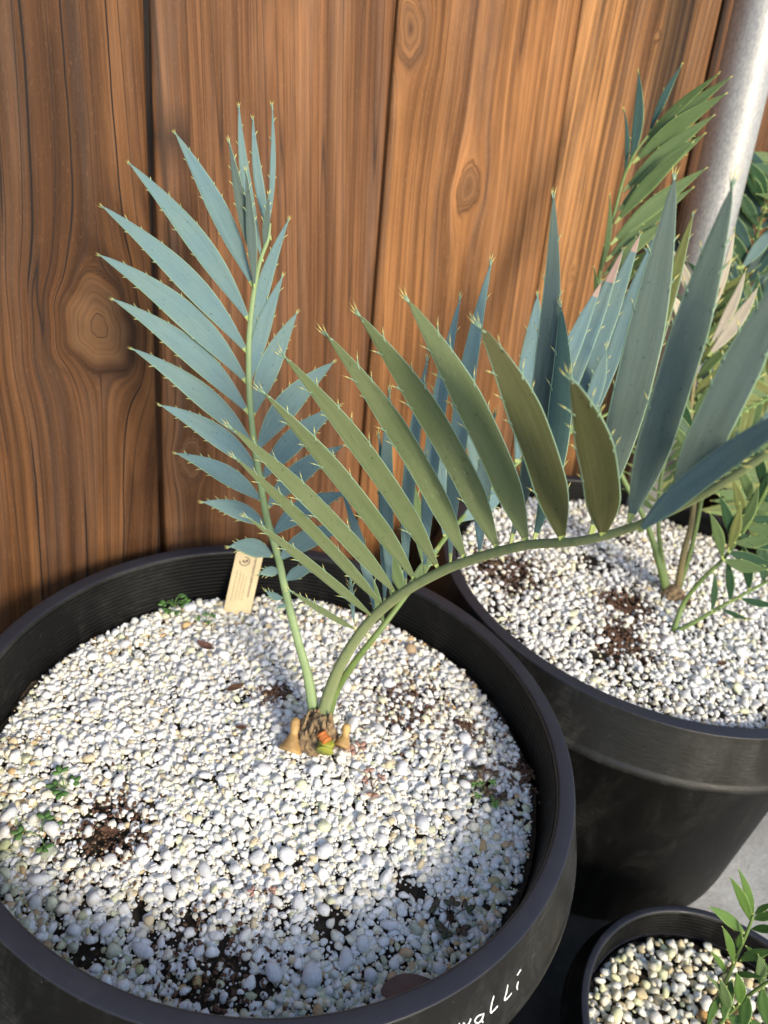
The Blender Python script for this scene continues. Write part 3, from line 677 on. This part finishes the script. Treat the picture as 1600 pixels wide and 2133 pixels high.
fc = frond(plant, PO, [(682, 1500, .622), (700, 1440, .616), (742, 1375, .606), (792, 1312, .602), (842, 1245, .61), (885, 1188, .62), (926, 1122, .632), (1005, 1035, .65), (1090, 955, .66), (1180, 905, .672), (1290, 850, .685), (1400, 790, .70)],
           [.0042, .0036, .0030, .0026, .0025, .0024, .0023, .0022, .0020, .0018, .0015, .0012], 'rachis_green', label='third frond behind the large arching one')
# upright frond: left row, (base)(tip) width
for (bx, by, bd), (tx, ty, td), wd, mt, bow in [
    ((584, 1192, .607), (541, 1196, .600), 24, 'blue', .10), ((568, 1160, .605), (480, 1138, .590), 48, 'blue', .12), ((556, 1098, .601), (425, 1046, .585), 44, 'blue', .09),
    ((547, 1045, .599), (370, 945, .580), 48, 'blue', .07), ((540, 985, .597), (337, 845, .575), 52, 'blue', .07), ((528, 930, .593), (279, 728, .570), 56, 'blue', .06),
    ((519, 862, .590), (239, 625, .566), 62, 'blue', .07), ((517, 800, .588), (211, 533, .563), 62, 'blue', .07), ((518, 738, .584), (216, 432, .561), 60, 'blue', .05),
    ((521, 672, .580), (272, 343, .562), 54, 'blue', .04), ((527, 598, .576), (367, 280, .560), 46, 'blue', .02), ((534, 560, .573), (478, 298, .545), 28, 'teal', -.02), ((530, 600, .574), (513, 360, .548), 24, 'teal', .0)]:
    add_leaf(fa, PO, (bx, by, bd), (tx, ty, td), wd*rng.uniform(.80, .92), mt, bow=bow*.75+.008, twist=rng.uniform(-.5, .5), tilt=rng.uniform(-.25, .1), roll=.25, teeth=4 if wd > 40 else 3, tooth=.0048)
for (bx, by, bd), (tx, ty, td), wd, mt, bow in [
    ((594, 1210, .607), (655, 1184, .600), 26, 'blue', -.08), ((579, 1168, .605), (722, 1098, .60), 40, 'blue', -.08), ((567, 1115, .603), (718, 1028, .60), 46, 'blue', -.08),
    ((556, 1060, .600), (712, 930, .598), 44, 'blue', -.07), ((545, 1000, .598), (704, 848, .594), 48, 'blue', -.06), ((535, 940, .595), (692, 757, .590), 50, 'blue', -.06),
    ((527, 868, .592), (617, 655, .590), 44, 'blue', -.04), ((520, 800, .588), (588, 578, .580), 32, 'blue', -.03), ((520, 742, .585), (600, 461, .575), 30, 'blue', -.04),
    ((550, 520, .570), (560, 408, .552), 14, 'teal', 0), ((548, 545, .571), (498, 225, .560), 22, 'blue', -.03), ((565, 500, .569), (527, 250, .560), 20, 'blue', -.03), ((560, 470, .567), (567, 222, .562), 12, 'blue', .02),
    ((590, 1245, .608), (556, 1232, .60), 16, 'blue', -.1), ((600, 1262, .608), (578, 1268, .60), 9, 'blue', .1)]:
    add_leaf(fa, PO, (bx, by, bd), (tx, ty, td), wd, mt, bow=bow, tilt=rng.uniform(-.1, .35), roll=.15, teeth=4 if wd > 40 else 2, tooth=.0046)
# arching frond: near row
for (bx, by, bd), (tx, ty, td), wd, mt, bow, lb in [
    ((742, 1312, .572), (606, 1231, .53), 15, 'olive', -.02, None), ((778, 1286, .562), (516, 1078, .50), 24, 'olive', .02, None), ((798, 1264, .556), (492, 955, .485), 30, 'olive', .03, None),
    ((828, 1240, .545), (484, 892, .47), 42, 'olive', .04, None), ((868, 1213, .530), (552, 820, .455), 46, 'olive', .05, None), ((916, 1190, .512), (595, 745, .44), 50, 'olive', .06, None),
    ((971, 1170, .494), (683, 700, .425), 56, 'olive', .07, None), ((1038, 1149, .472), (750, 658, .41), 62, 'olive', .07, None), ((1099, 1136, .452), (852, 628, .39), 70, 'olive', .07, None),
    ((1172, 1130, .428), (1002, 682, .355), 84, 'darkolive', .08, 'dark olive blurred leaflet'), ((1255, 1118, .405), (1190, 790, .325), 88, 'darkolive', .08, 'short dark brownish leaflet pointing at the camera'),
    ((1310, 1090, .39), (1525, 392, .33), 84, 'teal', .01, None), ((1403, 1055, .368), (1650, 545, .31), 92, 'teal', .0, None),
    ((1330, 1108, .375), (1720, 820, .27), 60, 'blue', -.05, 'blurred grey leaflet lying along the stalk'), ((1470, 1010, .35), (1680, 800, .33), 34, 'blue', -.02, None)]:
    add_leaf(fb, PO, (bx, by, bd), (tx, ty, td), wd*(.84 if wd < 60 else .88), mt, bow=bow*.5, twist=rng.uniform(-.25, .35), tilt=rng.uniform(-.1, .2), roll=-.05, teeth=4, tooth=.0088 if wd > 30 else .007, label=lb, n=30,
             taper=.60, widest=.20)
# arching frond: far row
for (bx, by, bd), (tx, ty, td), wd, mt, bow in [
    ((738, 1300, .577), (729, 1195, .57), 9, 'blue', 0), ((780, 1275, .566), (715, 1030, .56), 22, 'blue', .03), ((800, 1258, .560), (790, 912, .545), 24, 'blue', .02), ((815, 1245, .553), (812, 818, .54), 28, 'blue', -.02),
    ((845, 1222, .543), (890, 752, .53), 28, 'blue', -.03), ((885, 1196, .528), (958, 625, .51), 34, 'blue', -.03), ((938, 1174, .511), (1022, 552, .49), 38, 'blue', -.03), ((1000, 1154, .488), (1030, 870, .475), 34, 'blue', -.03),
    ((1062, 1136, .468), (1153, 412, .43), 46, 'teal', .04), ((1112, 1127, .455), (1168, 640, .44), 50, 'deep', .05), ((1230, 1117, .420), (1405, 375, .37), 76, 'teal', .02)]:
    add_leaf(fb, PO, (bx, by, bd), (tx, ty, td), wd, mt, bow=bow, tilt=rng.uniform(.1, .4), roll=.0, teeth=3, tooth=.0066, n=28, taper=.58)
# third frond
for (bx, by, bd), (tx, ty, td), wd, mt, bow, pf in [
    ((800, 1300, .603), (762, 1180, .59), 18, 'green', .02, 2), ((842, 1245, .61), (800, 1130, .60), 26, 'green', .05, 2), ((885, 1188, .62), (862, 1010, .60), 26, 'green', .03, 2), ((845, 1240, .61), (905, 1150, .62), 20, 'green', -.03, 2), 
    ((926, 1122, .632), (905, 880, .61), 30, 'blue', .02, 2), ((960, 1085, .64), (1050, 1030, .65), 36, 'blue', -.05, 2), ((1005, 1035, .65), (965, 800, .63), 32, 'blue', .02, 2), ((1005, 1035, .65), (1110, 1010, .66), 36, 'blue', -.05, 2),
    ((1075, 970, .658), (1120, 618, .64), 50, 'blue', .04, 2), ((1110, 945, .662), (1252, 590, .655), 36, 'blue', -.05, .88), ((1150, 920, .668), (1296, 525, .66), 36, 'blue', -.04, .80), ((1190, 900, .673), (1332, 492, .665), 38, 'blue', -.04, .88),
    ((1235, 880, .678), (1362, 500, .67), 34, 'blue', -.03, 2), ((1215, 890, .676), (1262, 728, .65), 30, 'blue', .05, 2), ((1290, 850, .685), (1400, 470, .68), 34, 'blue', -.03, 2), ((1340, 825, .69), (1443, 450, .68), 30, 'yellowgreen', -.03, 2), ((1090, 955, .66), (1165, 930, .64), 50, 'blue', -.12, 2)]:
    add_leaf(fc, PO, (bx, by, bd), (tx, ty, td), wd, mt, bow=bow*.35, tilt=rng.uniform(-.2, .3), roll=.1, teeth=3, tooth=.0062, tip_mat_from=pf, taper=.6)

# ------------------------------------------------------------------ plant label
pl_c = [at(493, 1148, .752), at(549, 1154, .752), at(526, 1262, .752), at(466, 1270, .752)]
ux = nrm(np.array(pl_c[1])-pl_c[0]); uz = nrm(np.array(pl_c[0])-pl_c[3]); un = nrm(np.cross(ux, uz))
if un@FW > 0: un = -un
LW = np.linalg.norm(pl_c[1]-pl_c[0]); LH = np.linalg.norm(pl_c[0]-pl_c[3])+.004
LO = np.array(pl_c[3])-uz*.004
def lp(a, b_, o=0.0): return LO+ux*a*LW+uz*b_*LH+un*o
mb = MB(); V = [lp(a, b_, o) for o in (0, -.0012) for a, b_ in ((0.03, 0), (.97, 0), (1, .03), (1, .97), (.97, 1), (.03, 1), (0, .97), (0, .03))]
mb.add(V, [tuple(range(8)), tuple(range(8, 16))[::-1]]+[(k, k+8, (k+1) % 8+8, (k+1) % 8) for k in range(8)])
lab = mb.build('plant_label', [M['tag']], None, False, off=LO); lab.location = LO
tag(lab, 'cream plant label with faded print standing in the pebbles at the pot wall', 'plant label')
mb = MB(); mf = MB()
def mark(a0, a1, b0, b1, m_=mb): m_.add([lp(a0, b0, .0002), lp(a1, b0, .0002), lp(a1, b1, .0002), lp(a0, b1, .0002)], [(0, 1, 2, 3)])
for k in range(18):       # round emblem at the top
    a = 2*math.pi*k/18; a2 = a+.36
    if 5 <= k <= 8: continue
    q = [(.38+.20*math.cos(x)*r_, .855+.075*math.sin(x)*r_) for x, r_ in ((a, 1), (a2, 1), (a2, .82), (a, .82))]
    mb.add([lp(x, y, .0002) for x, y in q], [(0, 1, 2, 3)])
mark(.30, .38, .84, .875); mark(.42, .50, .845, .885); mark(.36, .44, .825, .84)
b_ = .30                  # main line of small print, running up the label
while b_ < .93:
    l_ = .008+.012*rng.random(); mark(.72+.02*rng.random(), .80+.02*rng.random(), b_, b_+l_); b_ += l_+.010
for col_ in (.16, .30, .42, .54):
    b_ = .22+.05*rng.random(); e_ = .62+.12*rng.random()
    while b_ < e_:
        l_ = .010+.014*rng.random(); mark(col_, col_+.06, b_, b_+l_, mf); b_ += l_+.012
mb.build('print', [M['ink']], lab, False, off=LO); mf.build('faded_print', [M['ink_faint']], lab, False, off=LO)

# ------------------------------------------------------------------ metal post
pr_ = .0268; PB = np.array(at(1499, 380, .885)); 
top = PB+UF*.75; bot = PB-UF*((PB[2]-G)/UF[2]); 
V, Fc = tube(np.linspace(bot, top, 24), [pr_]*24, 40, gdir=(1, 0, 0))
post = link('metal_post', mesh_from('metal_post', V, Fc, True, off=bot), None, [M['steel']]); post.location = bot
tag(post, 'round galvanised steel post standing in front of the fence boards', 'post')

# ------------------------------------------------------------------ second plant (green cycad in the second pot)
def simple_leaf(fr, off, b, tp, wpx, mat, bow=.04, **kw):
    return add_leaf(fr, off, b, tp, wpx, mat, bow=bow, tilt=rng.uniform(-.3, .3), roll=.1, margin='margin_green', teeth=kw.pop('teeth', 1), tip=kw.pop('tip', 2), tooth=.004, n=14, widest=.35, taper=.5, **kw)
B2 = loc2(1400, 1240)+C2
pl2 = empty('cycad', tuple(B2)); P2 = np.array(pl2.location)
tag(pl2, 'green narrow-leaved cycad in the second pot, its tall frond in front of the steel post', 'cycad')
bm = bmesh.new(); bmesh.ops.create_icosphere(bm, subdivisions=3, radius=1)
for v in bm.verts:
    k = 1+.12*math.sin(v.co.x*8)*math.cos(v.co.y*9)+.04*rng.normal(); v.co.x *= .012*k; v.co.y *= .012*k; v.co.z = v.co.z*.010*k+.002
me = bpy.data.meshes.new('caudex'); bm.to_mesh(me); bm.free(); link('caudex', me, pl2, [M['bark']])
d2 = float((B2-CAM)@FW)
f1 = frond(pl2, P2, [(1388, 1232, d2), (1372, 1170, d2-.01), (1345, 1085, d2-.02), (1290, 980, d2-.03), (1245, 850, d2-.04), (1232, 700, d2-.06), (1248, 577, d2-.08), (1265, 500, d2-.09), (1282, 436, d2-.10), (1301, 366, d2-.11), (1322, 320, d2-.12), (1350, 282, d2-.125)],
           [.0048, .0040, .0034, .003, .0028, .0026, .0023, .0020, .0017, .0014, .001], 'rachis_green', label='tall upright frond with long green leaflets')
dq = d2-.10
for (bx, by), (tx, ty), wd, mt in [((1310, 352), (1330, 152), 22, 'deep'), ((1352, 280), (1419, 137), 16, 'deep'), ((1340, 296), (1493, 157), 20, 'green'), ((1328, 322), (1518, 164), 30, 'green'), ((1318, 340), (1508, 198), 34, 'green'),
        ((1298, 400), (1484, 243), 32, 'green'), ((1287, 440), (1464, 282), 34, 'green'), ((1281, 466), (1440, 300), 30, 'green'), ((1272, 510), (1467, 353), 34, 'green'), ((1262, 545), (1440, 394), 30, 'green'), ((1256, 575), (1400, 455), 26, 'green'),
        ((1248, 610), (1360, 520), 26, 'green'), ((1240, 650), (1330, 560), 24, 'green'), ((1248, 577), (1270, 410), 12, 'green'), ((1236, 690), (1238, 560), 14, 'green'), ((1300, 370), (1300, 230), 10, 'deep')]:
    simple_leaf(f1, P2, (bx, by, dq), (tx, ty, dq-.01-.03*rng.random()), wd, mt, bow=-.03 if tx > bx+60 else .05)
f2 = frond(pl2, P2, [(1410, 1232, d2), (1425, 1150, d2-.02), (1442, 1080, d2-.03), (1450, 960, d2-.05), (1440, 850, d2-.06), (1460, 720, d2-.08), (1500, 600, d2-.1)], [.0042, .0038, .003, .0026, .002, .0012], 'stem_brown', label='brownish stalked frond rising behind the arching leaflets')
for k in range(11):
    t_ = k/10; y = 960-330*t_; x = np.interp(y, [600, 720, 850, 960], [1500, 1460, 1440, 1450])
    simple_leaf(f2, P2, (x, y, d2-.06), (x-55-10*rng.random(), y-85, d2-.07), 20, 'darkgreen' if k % 3 else 'green', bow=.05)
    simple_leaf(f2, P2, (x, y, d2-.06), (x+75, y-60-20*rng.random(), d2-.08), 20, 'green' if k % 2 else 'yellowgreen', bow=-.05)
f3 = frond(pl2, P2, [(1395, 1236, d2), (1382, 1180, d2), (1372, 1100, d2-.01), (1375, 1010, d2-.02), (1400, 900, d2-.03)], [.0036, .003, .0025, .001], 'rachis_green', label='short pale green frond')
for k in range(9):
    t_ = k/8; y = 1070-170*t_; x = 1372+25*t_*t_
    simple_leaf(f3, P2, (x, y, d2-.02), (x-70, y-35-15*rng.random(), d2-.02), 14, 'yellowgreen' if k % 2 else 'green')
    simple_leaf(f3, P2, (x, y, d2-.02), (x+70, y-45-15*rng.random(), d2-.03), 14, 'green')
# bleached leaflets of a dying frond
f4 = frond(pl2, P2, [(1412, 1238, d2), (1450, 1100, d2-.02), (1480, 900, d2-.04), (1478, 760, d2-.06), (1470, 680, d2-.07)], [.003, .0026, .002, .001], 'rachis_green', label='frond with bleached leaflet tips')
for b_, tp, wd in (((1478, 720), (1552, 567), 22), ((1474, 742), (1578, 600), 30), ((1462, 690), (1530, 480), 16), ((1440, 700), (1392, 610), 26), ((1445, 640), (1400, 520), 22)):
    simple_leaf(f4, P2, (*b_, d2-.09), (*tp, d2-.11), wd, 'pale')
# second seedling in that pot: two low green fronds
B2b = loc2(1403, 1310)+C2; d2b = float((B2b-CAM)@FW)
pl2b = empty('cycad_seedling', tuple(B2b)); P2b = np.array(B2b)
tag(pl2b, 'thin green seedling with two low fronds leaning over the second pot edge', 'seedling')
fs = frond(pl2b, P2b, [(1403, 1316, d2b), (1430, 1305, d2b-.005), (1500, 1265, d2b-.015), (1560, 1232, d2b-.02), (1640, 1190, d2b-.03)], [.0034, .0026, .0022, .0018, .0014], 'rachis_green')
for b_, tp, wd in (((1482, 1275), (1488, 1195), 14), ((1520, 1255), (1514, 1165), 18), ((1560, 1232), (1545, 1130), 22), ((1540, 1245), (1620, 1262), 16), ((1590, 1216), (1580, 1110), 26), ((1500, 1265), (1560, 1290), 10)):
    simple_leaf(fs, P2b, (*b_, d2b-.02), (*tp, d2b-.03), wd, 'darkgreen')
fs2 = frond(pl2b, P2b, [(1403, 1316, d2b), (1425, 1255, d2b-.005), (1465, 1205, d2b-.02), (1510, 1160, d2b-.03), (1560, 1090, d2b-.045), (1610, 990, d2b-.07)], [.0034, .0026, .0022, .0018, .0014], 'rachis_green')
for k in range(10):
    t_ = k/9; x = 1505+95*t_; y = 1165-160*t_
    simple_leaf(fs2, P2b, (x, y, d2b-.04), (x-15-20*rng.random()+60*(k % 2), y-95, d2b-.06), 22, ('green', 'yellowgreen', 'darkgreen')[k % 3])
    simple_leaf(fs2, P2b, (x, y, d2b-.04), (x+90, y+35-50*rng.random(), d2b-.05), 26, ('green', 'darkgreen')[k % 2])

# ------------------------------------------------------------------ third plant (dark leaves at the right edge)
B3 = C3+np.array([-.07, -.03, -.035]); B3[2] = C3[2]-.033
pl3 = empty('cycad', tuple(B3)); P3 = np.array(B3)
tag(pl3, 'dark green cycad in the pot farthest to the right, cut by the picture edge', 'cycad')
uv3 = (lambda X: (800+FPX*((X-CAM)@RT)/((X-CAM)@FW), 1066.5-FPX*((X-CAM)@UP)/((X-CAM)@FW), (X-CAM)@FW))(B3)
for j, (pts, mtc) in enumerate([([(1640, 900), (1575, 760), (1555, 620), (1580, 480), (1610, 380)], ('darkgreen', 'deep', 'darkgreen')), ([(1690, 900), (1650, 780), (1600, 700), (1540, 660), (1480, 640)], ('darkgreen', 'green', 'deep')),
                                ([(1720, 930), (1700, 840), (1640, 820), (1560, 850), (1490, 900)], ('yellowgreen', 'green', 'yellowgreen')), ([(1760, 980), (1740, 950), (1680, 960), (1600, 1010), (1560, 1060)], ('green', 'yellowgreen', 'green')),
                                ([(1790, 900), (1790, 760), (1750, 600), (1690, 480), (1640, 330)], ('darkgreen', 'green', 'darkgreen'))]):
    dd = uv3[2]
    P = [uv3]+[(x, y, dd-.06-.03*i) for i, (x, y) in enumerate(pts)]
    fr = frond(pl3, P3, P, [.0045, .0038, .003, .0026, .0022, .0012], 'rachis_green')
    C_ = catmull([np.array(p, float) for p in P[1:]], 5)
    Tn = np.gradient(C_[:, :2], axis=0)
    for k in range(2, len(C_)-1):
        tn = Tn[k]/np.linalg.norm(Tn[k]); pn = np.array([-tn[1], tn[0]])
        for sgn in (-1, 1):
            L_ = 140*(1-.35*k/len(C_))*(.85+.3*rng.random()); d_ = tn*.75+pn*sgn*.75; e_ = C_[k, :2]+d_*L_
            simple_leaf(fr, P3, tuple(C_[k]), (e_[0], e_[1], C_[k, 2]-.01-.02*rng.random()), 19+6*rng.random(), mtc[(k+(sgn > 0)) % 3], bow=-.05*sgn)

B4 = C3+np.array([-.02, -.09, -.035]); uv4 = (800+FPX*((B4-CAM)@RT)/((B4-CAM)@FW), 1066.5-FPX*((B4-CAM)@UP)/((B4-CAM)@FW), (B4-CAM)@FW)
for (pts, mtc, L0, wl) in (([(1650, 1010), (1600, 960), (1530, 930), (1450, 925)], ('yellowgreen', 'green'), 150, 24), ([(1700, 960), (1660, 880), (1590, 830), (1500, 820)], ('yellowgreen', 'yellowgreen', 'green'), 150, 26),
                           ([(1600, 900), (1540, 800), (1490, 700), (1450, 600), (1430, 500)], ('blue', 'teal'), 120, 30), ([(1650, 860), (1600, 740), (1560, 640), (1540, 540)], ('blue', 'deep', 'teal'), 120, 30)):
    P = [uv4]+[(x, y, uv4[2]-.03-.02*i) for i, (x, y) in enumerate(pts)]
    fr = frond(pl3, P3, P, [.0045, .0036, .0026, .0020, .0012], 'rachis_green')
    C_ = catmull([np.array(p, float) for p in P[1:]], 5); Tn = np.gradient(C_[:, :2], axis=0)
    for k in range(1, len(C_)-1):
        tn = Tn[k]/np.linalg.norm(Tn[k]); pn = np.array([-tn[1], tn[0]])
        for sgn in (-1, 1):
            e_ = C_[k, :2]+nrm(tn*.7+pn*sgn+np.array([0, -.25]))*L0*(.8+.35*rng.random())
            simple_leaf(fr, P3, tuple(C_[k]), (e_[0], e_[1], C_[k, 2]-.005-.03*rng.random()), wl*(.6+.3*rng.random()), mtc[(k+(sgn > 0)) % len(mtc)], bow=.02*sgn)

# ------------------------------------------------------------------ plant in the small pot
BS = np.array(hit(1478, 2150, CS[2]-.026)); dS = float((BS-CAM)@FW)
pls = empty('cycad_seedling', tuple(BS)); PS = BS
tag(pls, 'young bright green seedling with glossy leaflets growing from the small pot', 'seedling')
def zz(x, y): return (1150+.28125*x, 1550+.28125*y)
fr = frond(pls, PS, [(1478, 2150, dS), (*zz(1180, 2000), dS-.01), (*zz(1300, 1730), dS-.03), (*zz(1385, 1530), dS-.045), (*zz(1450, 1380), dS-.055), (*zz(1490, 1270), dS-.06)], [.0022, .002, .0018, .0016, .0014, .0012], 'rachis_green')
for b_, tp, wd in [((1490, 1275), (1385, 930), 60), ((1475, 1320), (1322, 990), 72), ((1432, 1410), (1170, 1208), 84), ((1345, 1625), (1263, 1355), 60), ((1385, 1530), (1405, 1395), 52), ((1290, 1710), (1180, 1540), 44), ((1500, 1262), (1640, 1180), 44),
                   ((1490, 1300), (1680, 1260), 66), ((1475, 1370), (1690, 1385), 60), ((1430, 1490), (1620, 1700), 56), ((1390, 1605), (1640, 1530), 72), ((1340, 1705), (1560, 1728), 44), ((1335, 1740), (1270, 2050), 88), ((1250, 1860), (1150, 2090), 60)]:
    add_leaf(fr, PS, (*zz(*b_), dS-.045), (*zz(*tp), dS-.05-.02*rng.random()), wd*.28125, 'bright', bow=.03*(-1)**int(tp[0] > b_[0]), tilt=rng.uniform(-.2, .4), roll=.1, margin='margin_green', teeth=1, tip=1, tooth=.002, n=16, taper=.5, base_w=.12)
fr = frond(pls, PS, [(1482, 2152, dS), (1530, 2100, dS-.03), (1575, 2062, dS-.05), (1640, 2020, dS-.07)], [.002, .0018, .0015, .001], 'rachis_green')
for b_, tp, wd in [((1540, 2093), (1535, 2028), 24), ((1560, 2074), (1550, 2150), 26), ((1585, 2056), (1580, 1990), 22), ((1590, 2054), (1600, 2140), 26), ((1600, 2045), (1640, 2080), 24), ((1530, 2100), (1475, 2035), 12), ((1512, 2118), (1590, 2135), 24), ((1515, 2115), (1500, 2040), 22)]:
    add_leaf(fr, PS, (*b_, dS-.05), (*tp, dS-.06), wd, 'bright' if wd > 23 else 'green', bow=.04, tilt=rng.uniform(-.2, .4), margin='margin_green', teeth=1, tip=1, tooth=.002, n=14, taper=.5, base_w=.12)

# ------------------------------------------------------------------ weeds, dry leaves and chips
def oval(c, d, nrm_, L, W):
    d = nrm(np.asarray(d, float)); s = nrm(np.cross(d, nrm_)); V = []; n = 12
    prof = [(math.cos(2*math.pi*k/n), math.sin(2*math.pi*k/n)) for k in range(n)]
    V = [c+d*L*.5]+[c+d*L*(.5-.5*a)+s*W*.5*b_-np.asarray(nrm_)*.0006*abs(b_) for a, b_ in prof]
    V2 = [v-np.asarray(nrm_)*.0003 for v in V]
    F_ = [(0, 1+k, 1+(k+1) % n) for k in range(n)]+[(n+1, n+2+(k+1) % n, n+2+k) for k in range(n)]+[(1+k, n+2+k, n+2+(k+1) % n, 1+(k+1) % n) for k in range(n)]
    return V+V2, F_
def weed(px, py, spread, nl, mat, label, lo=loc1, cc=C1, size=.006):
    B = lo(px, py)+cc; root = empty('weed', tuple(B)); tag(root, label, 'weed', 'weeds sprouting in the pebbles')
    mb = MB(); tips = []
    for k in range(nl):
        a = 2*math.pi*k/nl+rng.random(); r_ = spread*(.5+.6*rng.random()); tip_ = B+np.array([math.cos(a)*r_, math.sin(a)*r_, .003+.006*rng.random()])
        mid = (B+tip_)/2+np.array([0, 0, .003]); mb.add(*tube(catmull([B, mid, tip_], 4), np.full(9, .00035), 5)); tips.append((tip_, a))
    mb.build('stem', [M['chip' if 'dark' in mat or 'pink' in mat else 'weed']], root, off=B)
    for tip_, a in tips:
        nn = nrm(np.array([.2*rng.normal(), .2*rng.normal(), 1]))
        m3 = MB()
        for q in range(3):
            aa = a+(q-1)*1.3; V, F_ = oval(tip_, (math.cos(aa), math.sin(aa), .1), nn, size*1.05*(.8+.3*rng.random()), size*.66); m3.add(V, F_)
        m3.build('leaf', [M[mat]], root, off=B)
weed(135, 1645, .011, 4, 'weed', 'small green weed with rounded leaves in lit pebbles at the left')
weed(82, 1742, .012, 4, 'weed', 'lowest green clover-like weed near the left picture edge')
weed(940, 1915, .013, 6, 'weed_dark', 'dark red-stemmed weed near the front right rim')
weed(1005, 1640, .015, 8, 'weed_dark', 'dark bushy weed beside the right inner wall of the nearest pot')
weed(775, 1640, .010, 4, 'weed_pink', 'pinkish succulent weed right of the cycad base', size=.0045)
weed(548, 1868, .006, 2, 'weed_pink', 'tiny red weed in the front of the nearest pot', size=.004)
weed(742, 1575, .004, 2, 'weed_pink', 'single brownish pink sprout just below the right tan leaf base', size=.006)
weed(362, 1264, .010, 9, 'weed', 'green tuft against the back wall left of the plant label', size=.006)
weed(430, 1300, .006, 4, 'weed', 'small tuft between the plant label and the left back wall', size=.004)
weed(1010, 1655, .012, 6, 'weed', 'green sprig under the dark bushy weed by the right wall', size=.004)
def dry(px, py, L, W, rot, mat, label, cat='leaf', name='dry_leaf', lift=.004, lo=loc1, cc=C1, curl=.25):
    B = lo(px, py)+cc+np.array([0, 0, lift]); n, m_ = 14, 7; V = []; c_, s_ = math.cos(rot), math.sin(rot)
    for sd in (0, -.0005):
        for i in range(n):
            t = i/(n-1); w_ = W*math.sin(math.pi*min(1, t*1.02+.02))**.7+.0002
            for k in range(m_):
                u = (k/(m_-1)-.5); x = (t-.5)*L; y = u*w_; z = curl*L*(t-.5)**2+.8*W*curl*abs(u)**1.5+sd+.0004*rng.normal()*(sd == 0)
                V.append(B+np.array([x*c_-y*s_, x*s_+y*c_, z]))
    F_ = []
    for sd in (0, 1):
        o_ = sd*n*m_
        for i in range(n-1):
            for k in range(m_-1):
                f = (o_+i*m_+k, o_+i*m_+k+1, o_+(i+1)*m_+k+1, o_+(i+1)*m_+k); F_.append(f if sd else f[::-1])
    o = link(name, mesh_from(name, V, F_, True, off=B), None, [M[mat]]); o.location = B
    tag(o, label, cat)
dry(842, 2085, .034, .018, .35, 'dryleaf', 'brown fallen leaf half hidden by the front rim', lift=.012)
dry(490, 1438, .017, .006, .75, 'chip', 'reddish brown bark chip left of the upright stalk', 'bark chip', 'bark_chip', curl=.1)
dry(428, 1352, .018, .008, -.3, 'dryleaf', 'dark curled leaf fragment on the back left pebbles')
dry(503, 1522, .010, .004, .2, 'chip', 'small brown chip left of the tan leaf base', 'bark chip', 'bark_chip', curl=.1)
dry(232, 1735, .016, .006, .1, 'chip', 'brown chip lying in the bare soil patch at the left', 'bark chip', 'bark_chip', lift=.002)
dry(1500, 1388, .012, .006, .4, 'chip', 'orange brown chip near the front of the second pot', 'bark chip', 'bark_chip', lo=loc2, cc=C2)
dry(1425, 1262, .018, .010, 1.4, 'chip', 'orange brown chip beside the seedling stalk in the second pot', 'bark chip', 'bark_chip', lo=loc2, cc=C2, lift=.006)
def crumbs(px, py, n, spread, label, lo=loc1, cc=C1):
    B = lo(px, py)+cc; mb = MB()
    for k in range(n):
        p = np.array([rng.normal()*spread, rng.normal()*spread, 0]); q = lo(px, py)[:2]+p[:2]
        z = float((h1 if lo is loc1 else h2)(q[0], q[1]))+cc[2]+.0015; r_ = .0006+.0012*rng.random()
        V = np.array([0, 0, 0])+ICO1[0]*r_*np.array([1.4, .8, .6])@rotm(1, .6)[0].T+np.array([q[0]+cc[0], q[1]+cc[1], z]); mb.add(V, ICO1[1].tolist())
    o = mb.build('soil_crumbs', [M['chip']], None, off=B); o.location = B; tag(o, label, 'soil', kind='stuff')
crumbs(578, 1448, 150, .008, 'reddish soil crumbs left of the cycad base'); crumbs(240, 1735, 260, .016, 'soil crumbs in the bare patch at the left')
crumbs(850, 1470, 360, .020, 'dark crumbs on the pebbles right of the cycad'); crumbs(980, 1520, 120, .012, 'brown crumbs near the right wall')
crumbs(1300, 1265, 420, .016, 'brown crumbs in the middle of the second pot', loc2, C2); crumbs(1290, 1335, 380, .016, 'brown crumbs nearer the front of the second pot', loc2, C2); crumbs(1060, 1185, 520, .024, 'tan crumbs at the left of the second pot', loc2, C2)
crumbs(1090, 1620, 150, .008, 'brown crumbs against the right inner wall'); crumbs(460, 2040, 300, .024, 'dark crumbs near the front rim')
